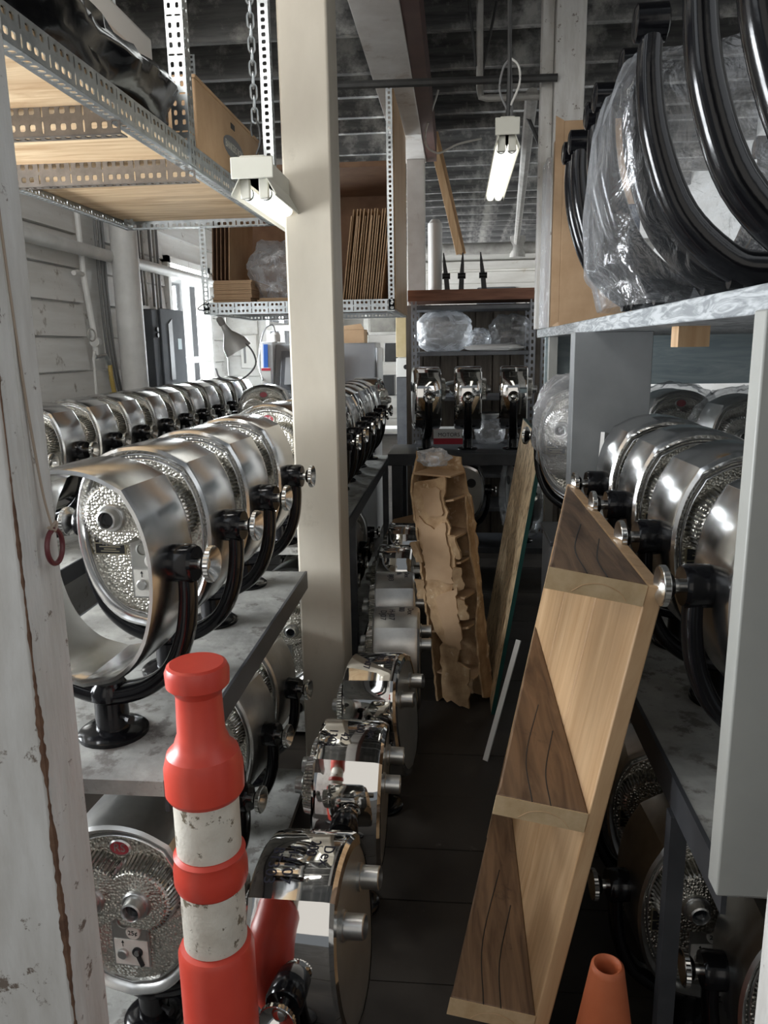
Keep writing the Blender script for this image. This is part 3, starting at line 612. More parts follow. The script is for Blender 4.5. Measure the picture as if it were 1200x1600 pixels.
    VM['hole'] = MB().lathe([(0.032, 0.091), (0.032, 0.098), (0.027, 0.098), (0.027, 0.0935)], 20, 'Y').mesh('lens_ring', BLKM, 40)
    # yoke: U of flattened section, hubs at the ends
    half = [(0.186, 0, PZ-0.005), (0.186, 0, PZ-0.07), (0.174, 0, PZ-0.145), (0.144, 0, PZ-0.212), (0.097, 0, PZ-0.254), (0.045, 0, PZ-0.275)]
    path = catmull(half+[(0, 0, PZ-0.280)]+[(-x, y_, z_) for x, y_, z_ in half[::-1]], 4)
    sec = []
    for a, b in ((-.016, -.027), (.016, -.027), (.016, .027), (-.016, .027)):
        pass
    sec = [(.017*math.copysign(abs(math.cos(q))**.7, math.cos(q)), .028*math.copysign(abs(math.sin(q))**.7, math.sin(q))) for q in [2*math.pi*i/14 for i in range(14)]]
    nP = len(path); scs = [0.82+0.38*(1-abs(2*i/(nP-1)-1)) for i in range(nP)]
    VM['yoke'] = MB().sweep(path, sec, up=(0, 1, 0), scales=scs).mesh('yoke', BLK, 40)
    VM['hub'] = MB().lathe([(0.030, 0.155), (0.037, 0.162), (0.038, 0.200), (0.034, 0.208), (0.02, 0.208)], 20, 'X', (0, 0, PZ)).mesh('hub', BLK, 35)
    kb = MB().lathe([(0.012, 0.206), (0.012, 0.220), (0.018, 0.222), (0.028, 0.230), (0.034, 0.233), (0.0345, 0.234)], 28, 'X', (0, 0, PZ), capb=False)
    kr = []
    for h_ in (0.234, 0.243):
        kr.append([(h_, (0.0355 if q % 2 else 0.0340)*math.cos(2*math.pi*q/56), PZ+(0.0355 if q % 2 else 0.0340)*math.sin(2*math.pi*q/56)) for q in range(56)])
    kb.loft(kr)
    kb.lathe([(0.0345, 0.243), (0.0335, 0.2445), (0.0315, 0.2435), (0.013, 0.226), (0.012, 0.231), (0.008, 0.233)], 28, 'X', (0, 0, PZ), capa=False)
    VM['knob'] = kb.mesh('knob', KNURL, 28)
    for k_ in ('knob_chrome',):
        VM[k_] = VM['knob'].copy(); VM[k_].materials.clear(); VM[k_].materials.append(CHROME)
    VM['stem'] = MB().lathe([(0.036, 0.012), (0.034, 0.02), (0.033, 0.075), (0.040, 0.082), (0.040, 0.10), (0.030, 0.116)], 22).mesh('stem', BLK, 35)
    VM['base'] = MB().lathe([(0.070, 0.0), (0.070, 0.008), (0.062, 0.014), (0.036, 0.016)], 26).mesh('base', BLK, 35)
    VM['bolt'] = MB().lathe([(0.006, 0.030), (0.006, 0.052), (0.009, 0.052), (0.009, 0.062)], 8, 'X', (0, 0, 0.045)).mesh('bolt', BLKM, 35)
build_viewer_meshes()
def viewer(loc, yaw, label, group=None, fin='alu', tilt=0, lod=1, shell=False, back='plain', screen=False, name='coin_viewer', knob='knob', face=True):
    t = thing(name, label, 'coin viewer', loc, R(yaw), group)
    ob('base', VM['base'], t); ob('stem', VM['stem'], t); b = ob('bolt', VM['bolt'], t); b.rotation_euler = (0, 0, R(-25))
    ob('yoke', VM['yoke'], t, label='black enamelled yoke')
    for s in (0, 1):
        h = ob('hub', VM['hub'], t); h.rotation_euler = (0, 0, R(180)*s)
        k = ob('knob', VM[knob], t); k.rotation_euler = (0, 0, R(180)*s)
    def hp(n, key, par=None, off=None, label=None, kind=None):
        o = ob(n, VM[key], par or t, label=label, kind=kind)
        if par is None: o.location = (0, 0, PZ); o.rotation_euler = (R(tilt), 0, 0)
        if off: o.location = Vector(o.location)+Vector(off) if par else Matrix.Rotation(R(tilt), 3, 'X') @ Vector(off)+Vector((0, 0, PZ))
        return o
    if shell:
        hp('housing', 'shell', label='empty polished housing ring'); return t
    hp('housing', 'housing_'+fin)
    if back == 'tubes' or face:
        pass
    fp = hp('face_plate', 'face', label='hammered metal face plate'); hp('inner_bead', 'bead', fp)
    bo = hp('eye_boss', 'boss'); hp('rib_fan', 'ribs', bo, kind='stuff')
    for s in (-1, 1):
        e = hp('eyepiece', 'eyecup', None, (s*0.052, 0, BZ-0.004)); hp('eye_lens', 'eyeglass', e)
    em = hp('emblem', 'emblem', label='red oval emblem with silver letters'); hp('emblem_enamel', 'emblem_red', em)
    if lod > 0: hp('emblem_letters', 'emblem_txt', em)
    if screen: hp('dark_panel', 'screen')
    else:
        if lod > 0:
            np_ = hp('name_plate', 'nameplate'); hp('plate_field', 'nameplate_in', np_); hp('plate_lines', 'nameplate_txt', np_)
        pn = hp('coin_panel', 'panel'); hp('coin_recess', 'panel_up', pn); hp('coin_label', 'panel_lo', pn)
        if lod > 0:
            hp('coin_slot', 'slot', pn); hp('price_disc', 'disc', pn); hp('price_lettering', 'price', pn); hp('coin_button', 'button', pn); hp('arrow_mark', 'arrow', pn); hp('coin_lever', 'lever', pn); hp('lever_cap', 'lever_hub', pn)
    hp('back_plate', 'back')
    for s in (-1, 1):
        if back == 'tubes': hp('lens_tube', 'tube', None, (s*0.075, 0, 0.075))
        else: hp('lens_ring', 'hole', None, (s*0.07, 0, 0.06))
    return t

# tables
TZ = 0.83
def table(label, x0, x1, y0, y1, legs, low=None, z=TZ, m=TABLE):
    t = thing('work_table', label, 'table')
    MB().box(x0+0.006, x1-0.006, y0, y1, z-0.03, z).obj('table_top', m, t, ang=0)
    MB().box(x1-0.006, x1+0.002, y0, y1, z-0.06, z+0.002).obj('front_edge', STEELD, t, ang=0)
    MB().box(x0-0.002, x0+0.006, y0, y1, z-0.06, z).obj('back_edge', STEELD, t, ang=0)
    for lx, ly in legs: MB().box(lx-0.02, lx+0.02, ly-0.02, ly+0.02, 0, z-0.03).obj('leg', STEELG, t, ang=0)
    if low:
        MB().box(x0+0.01, x1-0.02, y0, y1, low-0.025, low).obj('lower_shelf', m, t, ang=0)
    return t
table('chipped white table beside the column carrying the nearest coin viewers', -1.12, -0.525, 1.225, 2.57, [(-1.09, 1.25), (-1.09, 2.53)], low=0.06)
table('chipped white table behind the column carrying chrome coin viewers', -1.26, -0.49, 2.90, 5.55, [(-1.23, 2.95), (-1.23, 5.5), (-0.515, 3.68), (-0.515, 5.5)], low=0.06)
table('long table along the white board wall carrying a row of coin viewers', -2.02, -1.42, 2.5, 6.33, [(-1.98, 2.55), (-1.46, 2.55), (-1.98, 6.28), (-1.46, 6.28)])
# row on the near table
g = 'coin viewers on the table before the column'
viewer((-0.703, 1.40, TZ), -5, 'empty polished viewer housing with no face plate, nearest to the red bollard', g, shell=True)
for i, (yy, yw) in enumerate(((1.72, -4), (2.055, -5), (2.41, -3))):
    viewer((-0.70, yy, TZ), yw, ['polished coin viewer right behind the empty housing, showing its price disc', 'polished coin viewer second behind the empty housing', 'polished coin viewer farthest from the empty housing on the near table'][i], g)
viewer((-0.71, 2.985, TZ), -8, 'polished coin viewer level with the cream column behind the near row', g)
# row behind the column
g = 'coin viewers on the table behind the column'
for i, yy in enumerate((3.30, 3.60, 3.88, 4.16, 4.44, 4.72, 5.0)):
    viewer((-0.66, yy, TZ), (-3, -7, -2, -5, -7, -1, -4)[i], ORD[i]+' shiny coin viewer behind the cream column along the second table', g, fin='chrome' if i % 2 else 'alu', lod=0, knob='knob_chrome')
viewer((-0.62, 5.36, TZ), 80, 'chrome coin viewer turned sideways at the end of the second table', g, fin='chrome', lod=0, knob='knob_chrome')
# row by the wall
g = 'coin viewers along the board wall'
for i in range(11):
    yy = 2.72+i*0.352
    viewer((-1.735-0.010*i, yy, TZ), random.uniform(-6, 0), ORD[i]+' coin viewer in the wall row, counted away from the rough door post', g, lod=0, fin='alu')
viewer((-1.15, 4.6, TZ), 5, 'coin viewer with red emblem standing between the two rows before the machine', None, lod=0)
# under the tables
g = 'coin viewers on the lower shelf of the near table'
for i, yy in enumerate((1.47, 1.83, 2.18, 2.50)):
    viewer((-0.705 if i == 0 else -0.75, yy, 0.06), (-4, -8, -10, -8)[i], ['coin viewer under the near table right behind the red bollard', 'coin viewer under the near table, second behind the bollard', 'dull coin viewer under the near table, third behind the bollard', 'coin viewer under the near table with a paper tag, beside the column'][i], g, fin='brush', back='plain')
tg = thing('paper_tag', 'white paper tag with blue tape on the viewer beside the column', 'tag', (-0.80, 2.41, 0.60))
MB().prism([(-0.02, -0.07), (0.025, -0.07), (0.035, 0.0), (-0.005, 0.0)], 'Y', -0.012, -0.010).obj('tag', WHITEP, tg)
MB().box(-0.02, 0.05, -0.004, 0.03, 0.018, 0.021).obj('tape', TAPEB, tg)
g = 'coin viewers on the lower shelf of the second table'
for i, yy in enumerate((3.05, 3.40, 3.75, 4.10, 4.45, 4.8)):
    viewer((-0.735, yy, 0.06), (5, -6, 3, 0, -8, 6)[i], ORD[i]+' coin viewer under the second table, counted from the cream column', g, fin='brush', lod=0)
# chrome row on the floor, sideways, with marker writing
acc = [0]
for i in range(len(SH)):
    a, b = SH[i], SH[(i+1) % len(SH)]; acc.append(acc[-1]+math.hypot(b[0]-a[0], b[1]-a[1]))
TOPS = acc[8]
def on_profile(s):
    s = (TOPS+s) % acc[-1]
    for i in range(len(SH)):
        if acc[i+1] >= s:
            t = (s-acc[i])/(acc[i+1]-acc[i]); a, b = Vector(SH[i]), Vector(SH[(i+1) % len(SH)]); p = a.lerp(b, t); d = (b-a).normalized(); return p, Vector((-d.y, d.x))
    return Vector(SH[0]), Vector((0, 1))
def wrapper(s0, a0):
    def f(c):
        p, n = on_profile(s0+c.x); q = p+n*(0.0008+c.z)
        return Vector((q.x, a0+c.y, q.y))
    return f
NOTES = [['Dex', '200', 'H-J107', 'BT303'], ['Dex', '200', '42', '1303'], ['Dex', '400', 'H07'], ['Dex', '800', 'H-J07', 'DJ07'], ['Dex', '96', 'BJ03']]
g = 'chrome coin viewers standing sideways on the floor'
for i, (x, yy, yw, fin, tl) in enumerate(((-0.305, 1.42, -96, 'chrome', 4), (-0.290, 1.95, -90, 'chrome', -2), (-0.255, 2.45, -99, 'chrome', 5), (-0.238, 2.94, -88, 'brush', 0), (-0.285, 3.44, -86, 'brush', 0), (-0.32, 3.95, -92, 'chrome', 0), (-0.31, 4.47, -90, 'chrome', 0))):
    v = viewer((x, yy, 0.0), yw, ORD[i]+(' chrome' if fin == 'chrome' else ' satin')+' coin viewer on the floor, turned sideways, counted from the red bollard', g, fin=fin, tilt=tl, back='tubes', lod=0, knob='knob_chrome')
    hs = [c for c in v.children if c.name.startswith('housing')][0]
    if i < 5:
        for j, s in enumerate(NOTES[i]):
            # marker lines on the side that faces the doorway: profile position to the right of top
            me = text_mesh(s, 0.034, MARK, depth=0.0002, name='marker_writing', wrap=wrapper((0.02, 0.0, 0.045, 0.05)[j], (0.055, 0.020, -0.018, -0.052)[j]))
            ob('marker_writing', me, hs, label='handwritten marker notes')
# back bench with three chrome viewers
t = thing('bench', 'dark steel bench before the shelving with three chrome viewers', 'bench', (0, 0, 0))
MB().box(-0.46, 0.86, 5.10, 5.62, 0.82, 0.90).obj('bench_top', STEELD, t, bevel=0.004)
for lx in (-0.40, 0.80):
    for ly in (5.14, 5.58): MB().box(lx-0.035, lx+0.035, ly-0.035, ly+0.035, 0, 0.82).obj('leg', STEELD, t, ang=0)
MB().box(-0.36, 0.76, 5.16, 5.60, 0.20, 0.24).obj('lower_shelf', STEELD, t, ang=0)
g = 'chrome coin viewers side on upon the dark bench'
for i, x in enumerate((-0.21, 0.075, 0.385)):
    viewer((x, 5.34, 0.90), (98, 90, 86)[i], ['chrome coin viewer side on upon the dark bench, next to the second table', 'chrome coin viewer side on in the middle of the dark bench', 'chrome coin viewer side on upon the dark bench, next to the grey rack'][i], g, fin='chrome', lod=0, knob='knob_chrome')
viewer((0.04, 5.38, 0.24), 176, 'coin viewer seen from its plain back on the bench lower shelf', None, fin='alu', lod=0)
viewer((0.47, 5.36, 0.24), 100, 'bagged coin viewer on the lower shelf of the dark bench', None, fin='chrome', lod=0)
lump('clear_bag', 'clear plastic bag draped over the viewer on the bench lower shelf', 'plastic bag', PB, (0.46, 5.36, 0.24+0.33), (0.15, 0.20, 0.29), 5, 0.10, 3.0)

# ------------------------------------------------------------------ right rack
rk = thing('storage_rack', 'grey painted wooden rack holding coin viewers and black yokes', 'rack')
MB().box(0.42, 1.55, 1.05, 4.22, 1.637, 1.678).obj('top_shelf', GREYW, rk, bevel=0.003, label='grey board with strong wood grain on its edge')
MB().box(0.36, 0.47, 0.965, 1.003, 0.85, 1.637).obj('front_post', GREYPOST, rk, bevel=0.003)
MB().box(0.46, 1.55, 0.98, 1.05, 1.59, 1.637).obj('front_rail', GREYP, rk, ang=0)
MB().box(0.366, 0.605, 2.50, 2.59, 0.0, 1.637).obj('divider', GREYP, rk, bevel=0.002)
MB().box(0.44, 1.46, 3.98, 4.02, 1.40, 1.637).obj('end_board', TEALW, rk, ang=0)
MB().box(0.40, 1.55, 1.03, 2.49, TZ-0.03, TZ).obj('lower_shelf', TABLE, rk, ang=0)
MB().box(0.62, 1.55, 2.49, 3.97, TZ-0.03, TZ).obj('lower_shelf', TABLE, rk, ang=0)
MB().box(0.392, 0.40, 1.03, 2.49, TZ-0.06, TZ+0.002).obj('shelf_edge', STEELD, rk, ang=0)
MB().box(0.385, 0.415, 1.27, 1.30, 0, TZ-0.06).obj('shelf_leg', STEELD, rk, ang=0)
MB().box(0.45, 0.49, 3.9, 3.96, 0, 1.637).obj('rear_post', GREYPOST, rk, ang=0)
MB().box(0.505, 0.575, 1.86, 1.92, 1.59, 1.637).obj('wood_block', PINE, rk, ang=0)
MB().box(1.50, 1.55, 1.03, 1.08, 0, 1.637).box(1.50, 1.55, 3.9, 3.95, 0, 1.637).obj('wall_post', GREYP, rk, ang=0)
g = 'coin viewers on the grey rack shelf'
for i, (yy, yw) in enumerate(((1.285, 2), (1.63, 3), (1.96, 1), (2.275, 3))):
    viewer((0.585, yy, TZ), yw, ['polished coin viewer right behind the grey rack post', 'polished coin viewer second behind the grey rack post', 'polished coin viewer third behind the grey rack post', 'polished coin viewer with red emblem before the grey divider'][i], g)
g = 'bagged coin viewers deep in the grey rack'
for i, (x, yy) in enumerate(((0.98, 3.62), (1.14, 3.2), (1.24, 2.75))):
    viewer((x, yy, TZ), (8, 4, -4)[i], ORD[i]+' bagged coin viewer deep in the rack, counted from the end board', g, fin='brush', lod=0)
    lump('clear_bag', 'clear plastic bag over the '+ORD[i]+' viewer deep in the rack from the end board', 'plastic bag', PB, (x, yy, TZ+0.36), (0.21, 0.15, 0.22), 10+i, 0.10, 3.0, group='bags over the deep rack viewers')
# bagged viewer beyond divider on its own stand
st = thing('plinth', 'plain dark plinth under the bagged viewer behind the divider', 'plinth', (0.50, 3.0, 0)); MB().box(-0.14, 0.11, -0.16, 0.16, 0, 0.86).obj('body', STEELG, st, bevel=0.003); MB().box(-0.15, 0.115, -0.17, 0.17, 0.86, 0.88).obj('top', STEELD, st, bevel=0.003)
viewer((0.49, 2.98, 0.88), -25, 'bagged coin viewer with a black arm beyond the grey divider', None, fin='alu')
lump('clear_bag', 'cloudy plastic bag over the viewer beyond the grey divider', 'plastic bag', PBW, (0.49, 3.0, 0.88+0.41), (0.185, 0.17, 0.20), 21, 0.10, 3.2, top=0.0)
ws = tag(MB().bar((0.42, 2.36, TZ+0.001), (0.46, 2.44, 1.33), 0.012, 0.05).obj('white_strip', WHITEP), 'short white strip leaning against the grey divider', 'strip')
# under the right rack
g = 'coin viewers on the floor under the grey rack'
viewer((0.58, 1.98, 0), -6, 'dark coin viewer under the rack, farthest from the orange cone', g, fin='brush')
viewer((0.56, 1.62, 0), 4, 'coin viewer under the rack just behind the orange cone', g, fin='brush')
viewer((0.70, 1.36, 0), -2, 'coin viewer with a dark rectangular panel under the rack post', g, fin='brush', screen=True)
viewer((0.60, 2.34, 0), 0, 'clear-bagged coin viewer low under the grey rack', g, fin='brush')
lump('clear_bag', 'clear plastic bag over the viewer low under the rack', 'plastic bag', PB, (0.60, 2.32, 0.36), (0.21, 0.14, 0.24), 31, 0.10, 3.0)

# large black yokes on the top shelf
def bigyoke_mesh():
    w_, h_ = 0.30, 0.46
    pts = [(-w_, 0, h_+0.06), (-w_*1.0, 0, h_*0.92), (-w_*0.93, 0, h_*0.66), (-w_*0.74, 0, h_*0.37), (-w_*0.42, 0, h_*0.17), (-0.05, 0, 0.06), (0.05, 0, 0.06)]
    pts += [(-p[0], 0, p[2]) for p in pts[:5][::-1]]
    path = catmull(pts, 5); n = len(path)
    sec = [(.030*math.copysign(abs(math.cos(q))**.8, math.cos(q)), .032*math.copysign(abs(math.sin(q))**.8, math.sin(q))) for q in [2*math.pi*i/16 for i in range(16)]]
    sc = [0.72+0.55*(1-abs(2*i/(n-1)-1)) for i in range(n)]
    a = MB().sweep(path, sec, up=(0, 1, 0), scales=sc).mesh('yoke_arm', BLK, 45)
    h = MB().lathe([(0.026, -0.034), (0.034, -0.03), (0.034, 0.026), (0.026, 0.03), (0.014, 0.03), (0.014, -0.02)], 20, 'X').mesh('hub', BLK, 35)
    f = MB().lathe([(0.065, 0.0), (0.065, 0.012), (0.048, 0.02), (0.046, 0.08), (0.03, 0.09)], 24).mesh('foot', BLK, 35)
    b = MB().lathe([(0.012, 0.04), (0.012, 0.10), (0.02, 0.10), (0.02, 0.125)], 12, 'X', (0, 0, 0.045)).mesh('clamp_bolt', BLK, 35)
    return a, h, f, b
YA, YH, YF, YB = bigyoke_mesh()
names = ['largest-looking black yoke at the front of the rack top shelf', 'black yoke second from the front post on the rack top shelf', 'black yoke at the front of the clear bag on the top shelf', 'black yoke inside the clear plastic bag on the top shelf', 'black yoke just behind the clear bag on the top shelf', 'black yoke touching the back of the bag on the top shelf', 'black yoke next before the tall cardboard box', 'black yoke leaning nearest the tall cardboard box']
for i, (yy, dx, rz) in enumerate(((1.12, 0, 0), (1.36, 0, 2), (1.66, 0, -2), (1.90, 0.02, 0), (2.14, 0.0, 3), (2.29, 0.005, 2), (2.55, 0, 0), (2.70, 0, 2))):
    t = thing('viewer_yoke', names[i], 'yoke', (0.668+dx, yy, 1.678), R(rz), 'large black yokes on the rack top shelf')
    ob('arm', YA, t); ob('foot', YF, t); b = ob('clamp_bolt', YB, t); b.rotation_euler = (0, 0, R(180))
    for s in (-1, 1):
        h = ob('hub', YH, t); h.location = (s*0.30, 0, 0.52)
# clear bag sheet around the yokes
def sheet_bag():
    mb = MB(); nu, nv = 46, 34; vs = []
    # closed curtain around yokes at y 1.56..2.22
    loop = catmull([(0.345, 1.74), (0.325, 1.90), (0.330, 2.08), (0.40, 2.20), (0.70, 2.22), (1.0, 2.20), (1.06, 1.95), (1.0, 1.74), (0.72, 1.72), (0.42, 1.72)], 6, closed=True)
    n = len(loop); rings = []
    for j in range(nv+1):
        v = j/nv; z = 1.681+v*0.50; rg = []
        for i, p in enumerate(loop):
            q = Vector((p[0]*9, p[1]*9, z*5)); k = noise.noise(q)*0.020+(1-2*abs(noise.noise(Vector((p[0]*14, p[1]*14, z*3)))))*0.012
            cx, cy = 0.68, 1.96; d = Vector((p[0]-cx, p[1]-cy)); L_ = d.length; d /= L_
            flare = 0.05*max(0, 0.12-v)/0.12
            bulge = 0.085*max(0, (0.16-v)/0.16) if p[0] < 0.5 else 0
            rr = L_*(1-0.10*max(0, v-0.82)/0.18)+k+flare
            x, y_ = cx+d.x*rr, cy+d.y*rr
            if p[0] < 0.5: x += bulge
            zz_ = z+noise.noise(Vector((p[0]*5, p[1]*5, 3)))*0.04*v
            rg.append((x, y_, max(zz_, 1.6805)))
        rings.append(rg)
    o = mb.loft(rings).obj('clear_bag', PB, ang=70)
    tag(o, 'big clear plastic bag standing around the black yokes on the top shelf', 'plastic bag')
sheet_bag()
cb = thing('cardboard_box', 'tall narrow cardboard box standing at the rack top shelf end', 'cardboard box', (0.445, 3.55, 1.679))
MB().box(0, 0.33, 0.0, 0.36, 0, 0.84).obj('box_body', CARD, cb, bevel=0.004)
MB().prism([(0, 0.02), (-0.035, 0.0), (-0.035, 0.86), (0, 0.84)], 'Y', 0.0, 0.006).obj('side_flap', CARD, cb)
o = MB().box(0.17, 0.33, -0.003, 0, 0.17, 0.50).obj('blue_label', mat('navy_label', (0.02, 0.035, 0.07), rough=0.5), cb)
pk = tag(MB().box(0.385, 0.405, 3.75, 3.95, 1.679, 2.42).obj('wrapped_sheet', PBW), 'thin plastic-wrapped sheet standing beside the tall cardboard box', 'wrapped sheet')
pk.location.x = 0.016

# ------------------------------------------------------------------ leaning wooden step unit
su = thing('wooden_step_unit', 'leaning pine panel with three brown triangular wooden steps', 'step unit', (0.105, 1.30, 0), 0, ry=R(10.6))
for i in range(3):
    a, b = i*0.333, i*0.333+0.331
    MB().box(0.0, 0.030, a, b, 0.0, 1.215).obj('panel_board', PINE, su, bevel=0.003)
def step(z):
    p = [(0.0, 0.0), (-0.172, 0.0), (-0.165, 0.03), (0.0, 0.985)]
    t = MB().prism(p, 'Z', z-0.040, z).obj('step', OLDW, su, bevel=0.004)
    g_ = MB().box(-0.172, 0.0, -0.002, 0.0005, z-0.040, z-0.001).obj('end_grain', ENDG, t, ang=0)
    arc = catmull([(-0.125, -0.0026, z-0.036), (-0.105, -0.0026, z-0.020), (-0.075, -0.0026, z-0.014), (-0.045, -0.0026, z-0.022), (-0.03, -0.0026, z-0.036)], 5)
    MB().tube(arc, 0.0008, 4, up=(0, 1, 0)).obj('growth_ring', PINE, t)
    for x0_, x1_, l in ((-0.105, -0.05, 0.42), (-0.07, -0.03, 0.30)):
        MB().tube(catmull([(x0_, 0.0, z), (x0_+0.004, l*0.4, z), (x1_, l, z)], 6), 0.0013, 4).obj('crack', INK, t)
for z_ in (1.215, 0.765, 0.305): step(z_)

# OSB panel leaning
op = thing('particle_board', 'rough particle board panel with dark green edge leaning by the rack', 'board', (0.158, 3.18, 0), 0, ry=R(8.8))
MB().box(0.0, 0.014, 0, 0.92, 0.0, 1.235).obj('panel', OSB, op, ang=0)
MB().box(-0.001, 0.016, -0.006, 0.0, 0, 1.235).obj('near_edge', TEAL, op, ang=0); MB().box(-0.001, 0.016, -0.006, 0.92, 1.235, 1.239).obj('top_edge', TEAL, op, ang=0)
o = MB().bar((0.118, 2.78, 0.0), (0.252, 2.95, 0.44), 0.022, 0.006).obj('metal_strip', WHITEP); tag(o, 'narrow white metal strip leaning against the brown step unit', 'strip')

# torn cardboard packing
tp = thing('torn_packing', 'tall torn cardboard packing insert standing in the aisle', 'cardboard', (0.02, 3.24, 0), R(-26), ry=R(-7.5))
def jag(pts, amp=0.012, step_=0.03):
    out = []
    for i in range(len(pts)):
        a = Vector(pts[i]); b = Vector(pts[(i+1) % len(pts)]); n = max(1, int((b-a).length/step_))
        for k in range(n):
            p = a.lerp(b, k/n); out.append((p.x+random.uniform(-amp, amp), p.y+random.uniform(-amp, amp)))
    return out
MB().prism(jag([(-0.075, 0.02), (0.055, 0.0), (0.06, 0.17), (0.02, 0.20), (0.03, 0.55), (0.065, 0.62), (0.05, 0.95), (0.065, 1.06), (-0.10, 1.04), (-0.12, 0.9), (-0.09, 0.65), (-0.10, 0.45), (-0.06, 0.3)]), 'Y', 0.0, 0.012).obj('front_panel', TORN, tp, ang=20)
for pts_ in ([(-0.085, 0.60), (0.045, 0.58), (0.04, 0.86), (-0.02, 0.83), (-0.09, 0.88)], [(-0.03, 0.30), (0.05, 0.27), (0.055, 0.56), (-0.05, 0.52)], [(-0.05, 0.9), (0.03, 0.88), (0.035, 1.0), (-0.06, 1.02)]):
    MB().prism(jag(pts_, 0.007, 0.02), 'Y', -0.010, -0.0005).obj('torn_layer', CARD, tp, ang=20)
MB().prism(jag([(-0.06, 0.0), (0.09, 0.0), (0.10, 0.9), (0.06, 1.12), (-0.11, 1.16), (-0.11, 0.5)], 0.008), 'Y', 0.155, 0.167).obj('back_panel', TORN, tp, ang=20)
MB().prism(jag([(0.0, 0.02), (0.16, 0.0), (0.16, 1.10), (0.10, 1.17), (0.0, 1.02)], 0.008), 'X', -0.118, -0.108).obj('side_panel', TORN, tp, ang=20)
MB().prism(jag([(0.06, 0.02), (0.17, 0.0), (0.17, 0.85), (0.12, 0.95), (0.10, 0.7), (0.13, 0.5), (0.07, 0.35)], 0.008), 'X', 0.085, 0.093).obj('side_panel', TORN, tp, ang=20)
for z_, tl in ((0.14, 6), (0.36, -8), (0.52, 10), (0.66, -6), (0.80, 12), (0.94, -5), (1.06, 8)):
    o = MB().box(-0.105, 0.082, 0.012, 0.155, -0.004, 0.004).obj('divider', CARD, tp, ang=0); o.location = (0, 0, z_); o.rotation_euler = (0, R(tl), 0)
for x, z_, a in ((0.07, 0.60, 25), (0.075, 0.74, -20), (-0.125, 0.55, 12), (-0.12, 0.72, -15), (0.075, 0.46, 15)):
    o = MB().prism(jag([(-0.022, -0.05), (0.022, -0.05), (0.018, 0.05), (-0.02, 0.055)], 0.006, 0.02), 'Y', -0.006, 0.004).obj('torn_flap', TORN, tp, ang=20); o.location = (x, -0.004, z_); o.rotation_euler = (R(12), 0, R(a))
lump('crumpled_wrap', 'crumpled grey plastic wrap stuffed in the torn packing top', 'wrap', PBW, (-0.10, 3.33, 1.125), (0.055, 0.035, 0.035), 41, 0.45, 2.2, seg=24, rings=16, pw=2)

# ------------------------------------------------------------------ bollard, cone, ring
bl = thing('bollard', 'red plastic bollard with two scuffed white reflective bands', 'bollard', (-0.425, 1.15, 0))
MB().lathe([(0.067, 0.0), (0.067, 0.555), (0.062, 0.566), (0.054, 0.57), (0.054, 0.685), (0.061, 0.69), (0.064, 0.70), (0.064, 0.725), (0.060, 0.742), (0.062, 0.75), (0.055, 0.755), (0.054, 0.86), (0.062, 0.862), (0.0665, 0.87), (0.0665, 0.915), (0.060, 0.94), (0.048, 0.952), (0.044, 0.965), (0.040, 0.975), (0.038, 1.045), (0.042, 1.052), (0.052, 1.062), (0.053, 1.085), (0.049, 1.095), (0.044, 1.098)], 40).obj('body', CORAL, bl, ang=28)
for a, b in ((0.572, 0.684), (0.757, 0.859)): MB().lathe([(0.0552, a), (0.0556, a+0.003), (0.0556, b-0.003), (0.0552, b)], 40, capa=False, capb=False).obj('reflective_band', BAND, bl)
MB().lathe([(0.10, 0.0), (0.10, 0.02), (0.085, 0.035), (0.068, 0.04)], 32).obj('rubber_base', BLKM, bl)
cn = thing('traffic_cone', 'faded orange traffic cone with an open top beside the step unit', 'traffic cone', (0.272, 1.20, 0))
MB().lathe([(0.105, 0.02), (0.030, 0.508), (0.0285, 0.516), (0.024, 0.519), (0.020, 0.516), (0.018, 0.505), (0.022, 0.44)], 32, capa=False, capb=False).obj('cone_body', ORANGE, cn, ang=50)
MB().box(-0.115, 0.115, -0.115, 0.115, 0, 0.022).obj('cone_base', ORANGE, cn, bevel=0.008)
rg = thing('key_ring', 'maroon ring hanging on a string from the rough door post', 'ring', (-0.485, 0.862, 1.37))
MB().tube([(0.001*0, 0.018*math.cos(a), 0.021*math.sin(a)) for a in [2*math.pi*i/28 for i in range(28)]], 0.0032, 8, closed=True, up=(1, 0, 0)).obj('ring', RINGM, rg)
MB().tube(catmull([(0.0, 0.0, 0.02), (-0.006, -0.002, 0.06), (-0.010, -0.004, 0.12), (-0.0125, -0.008, 0.20), (-0.0125, -0.016, 0.34), (-0.0125, -0.02, 0.50)], 6), 0.0016, 6).obj('string', STRING, rg)
MB().tube(catmull([(0, -0.010, 0.026), (0.002, 0.0, 0.020), (0.001, 0.008, 0.029), (0, -0.006, 0.024)], 6), 0.002, 6).obj('knot', STRING, rg)

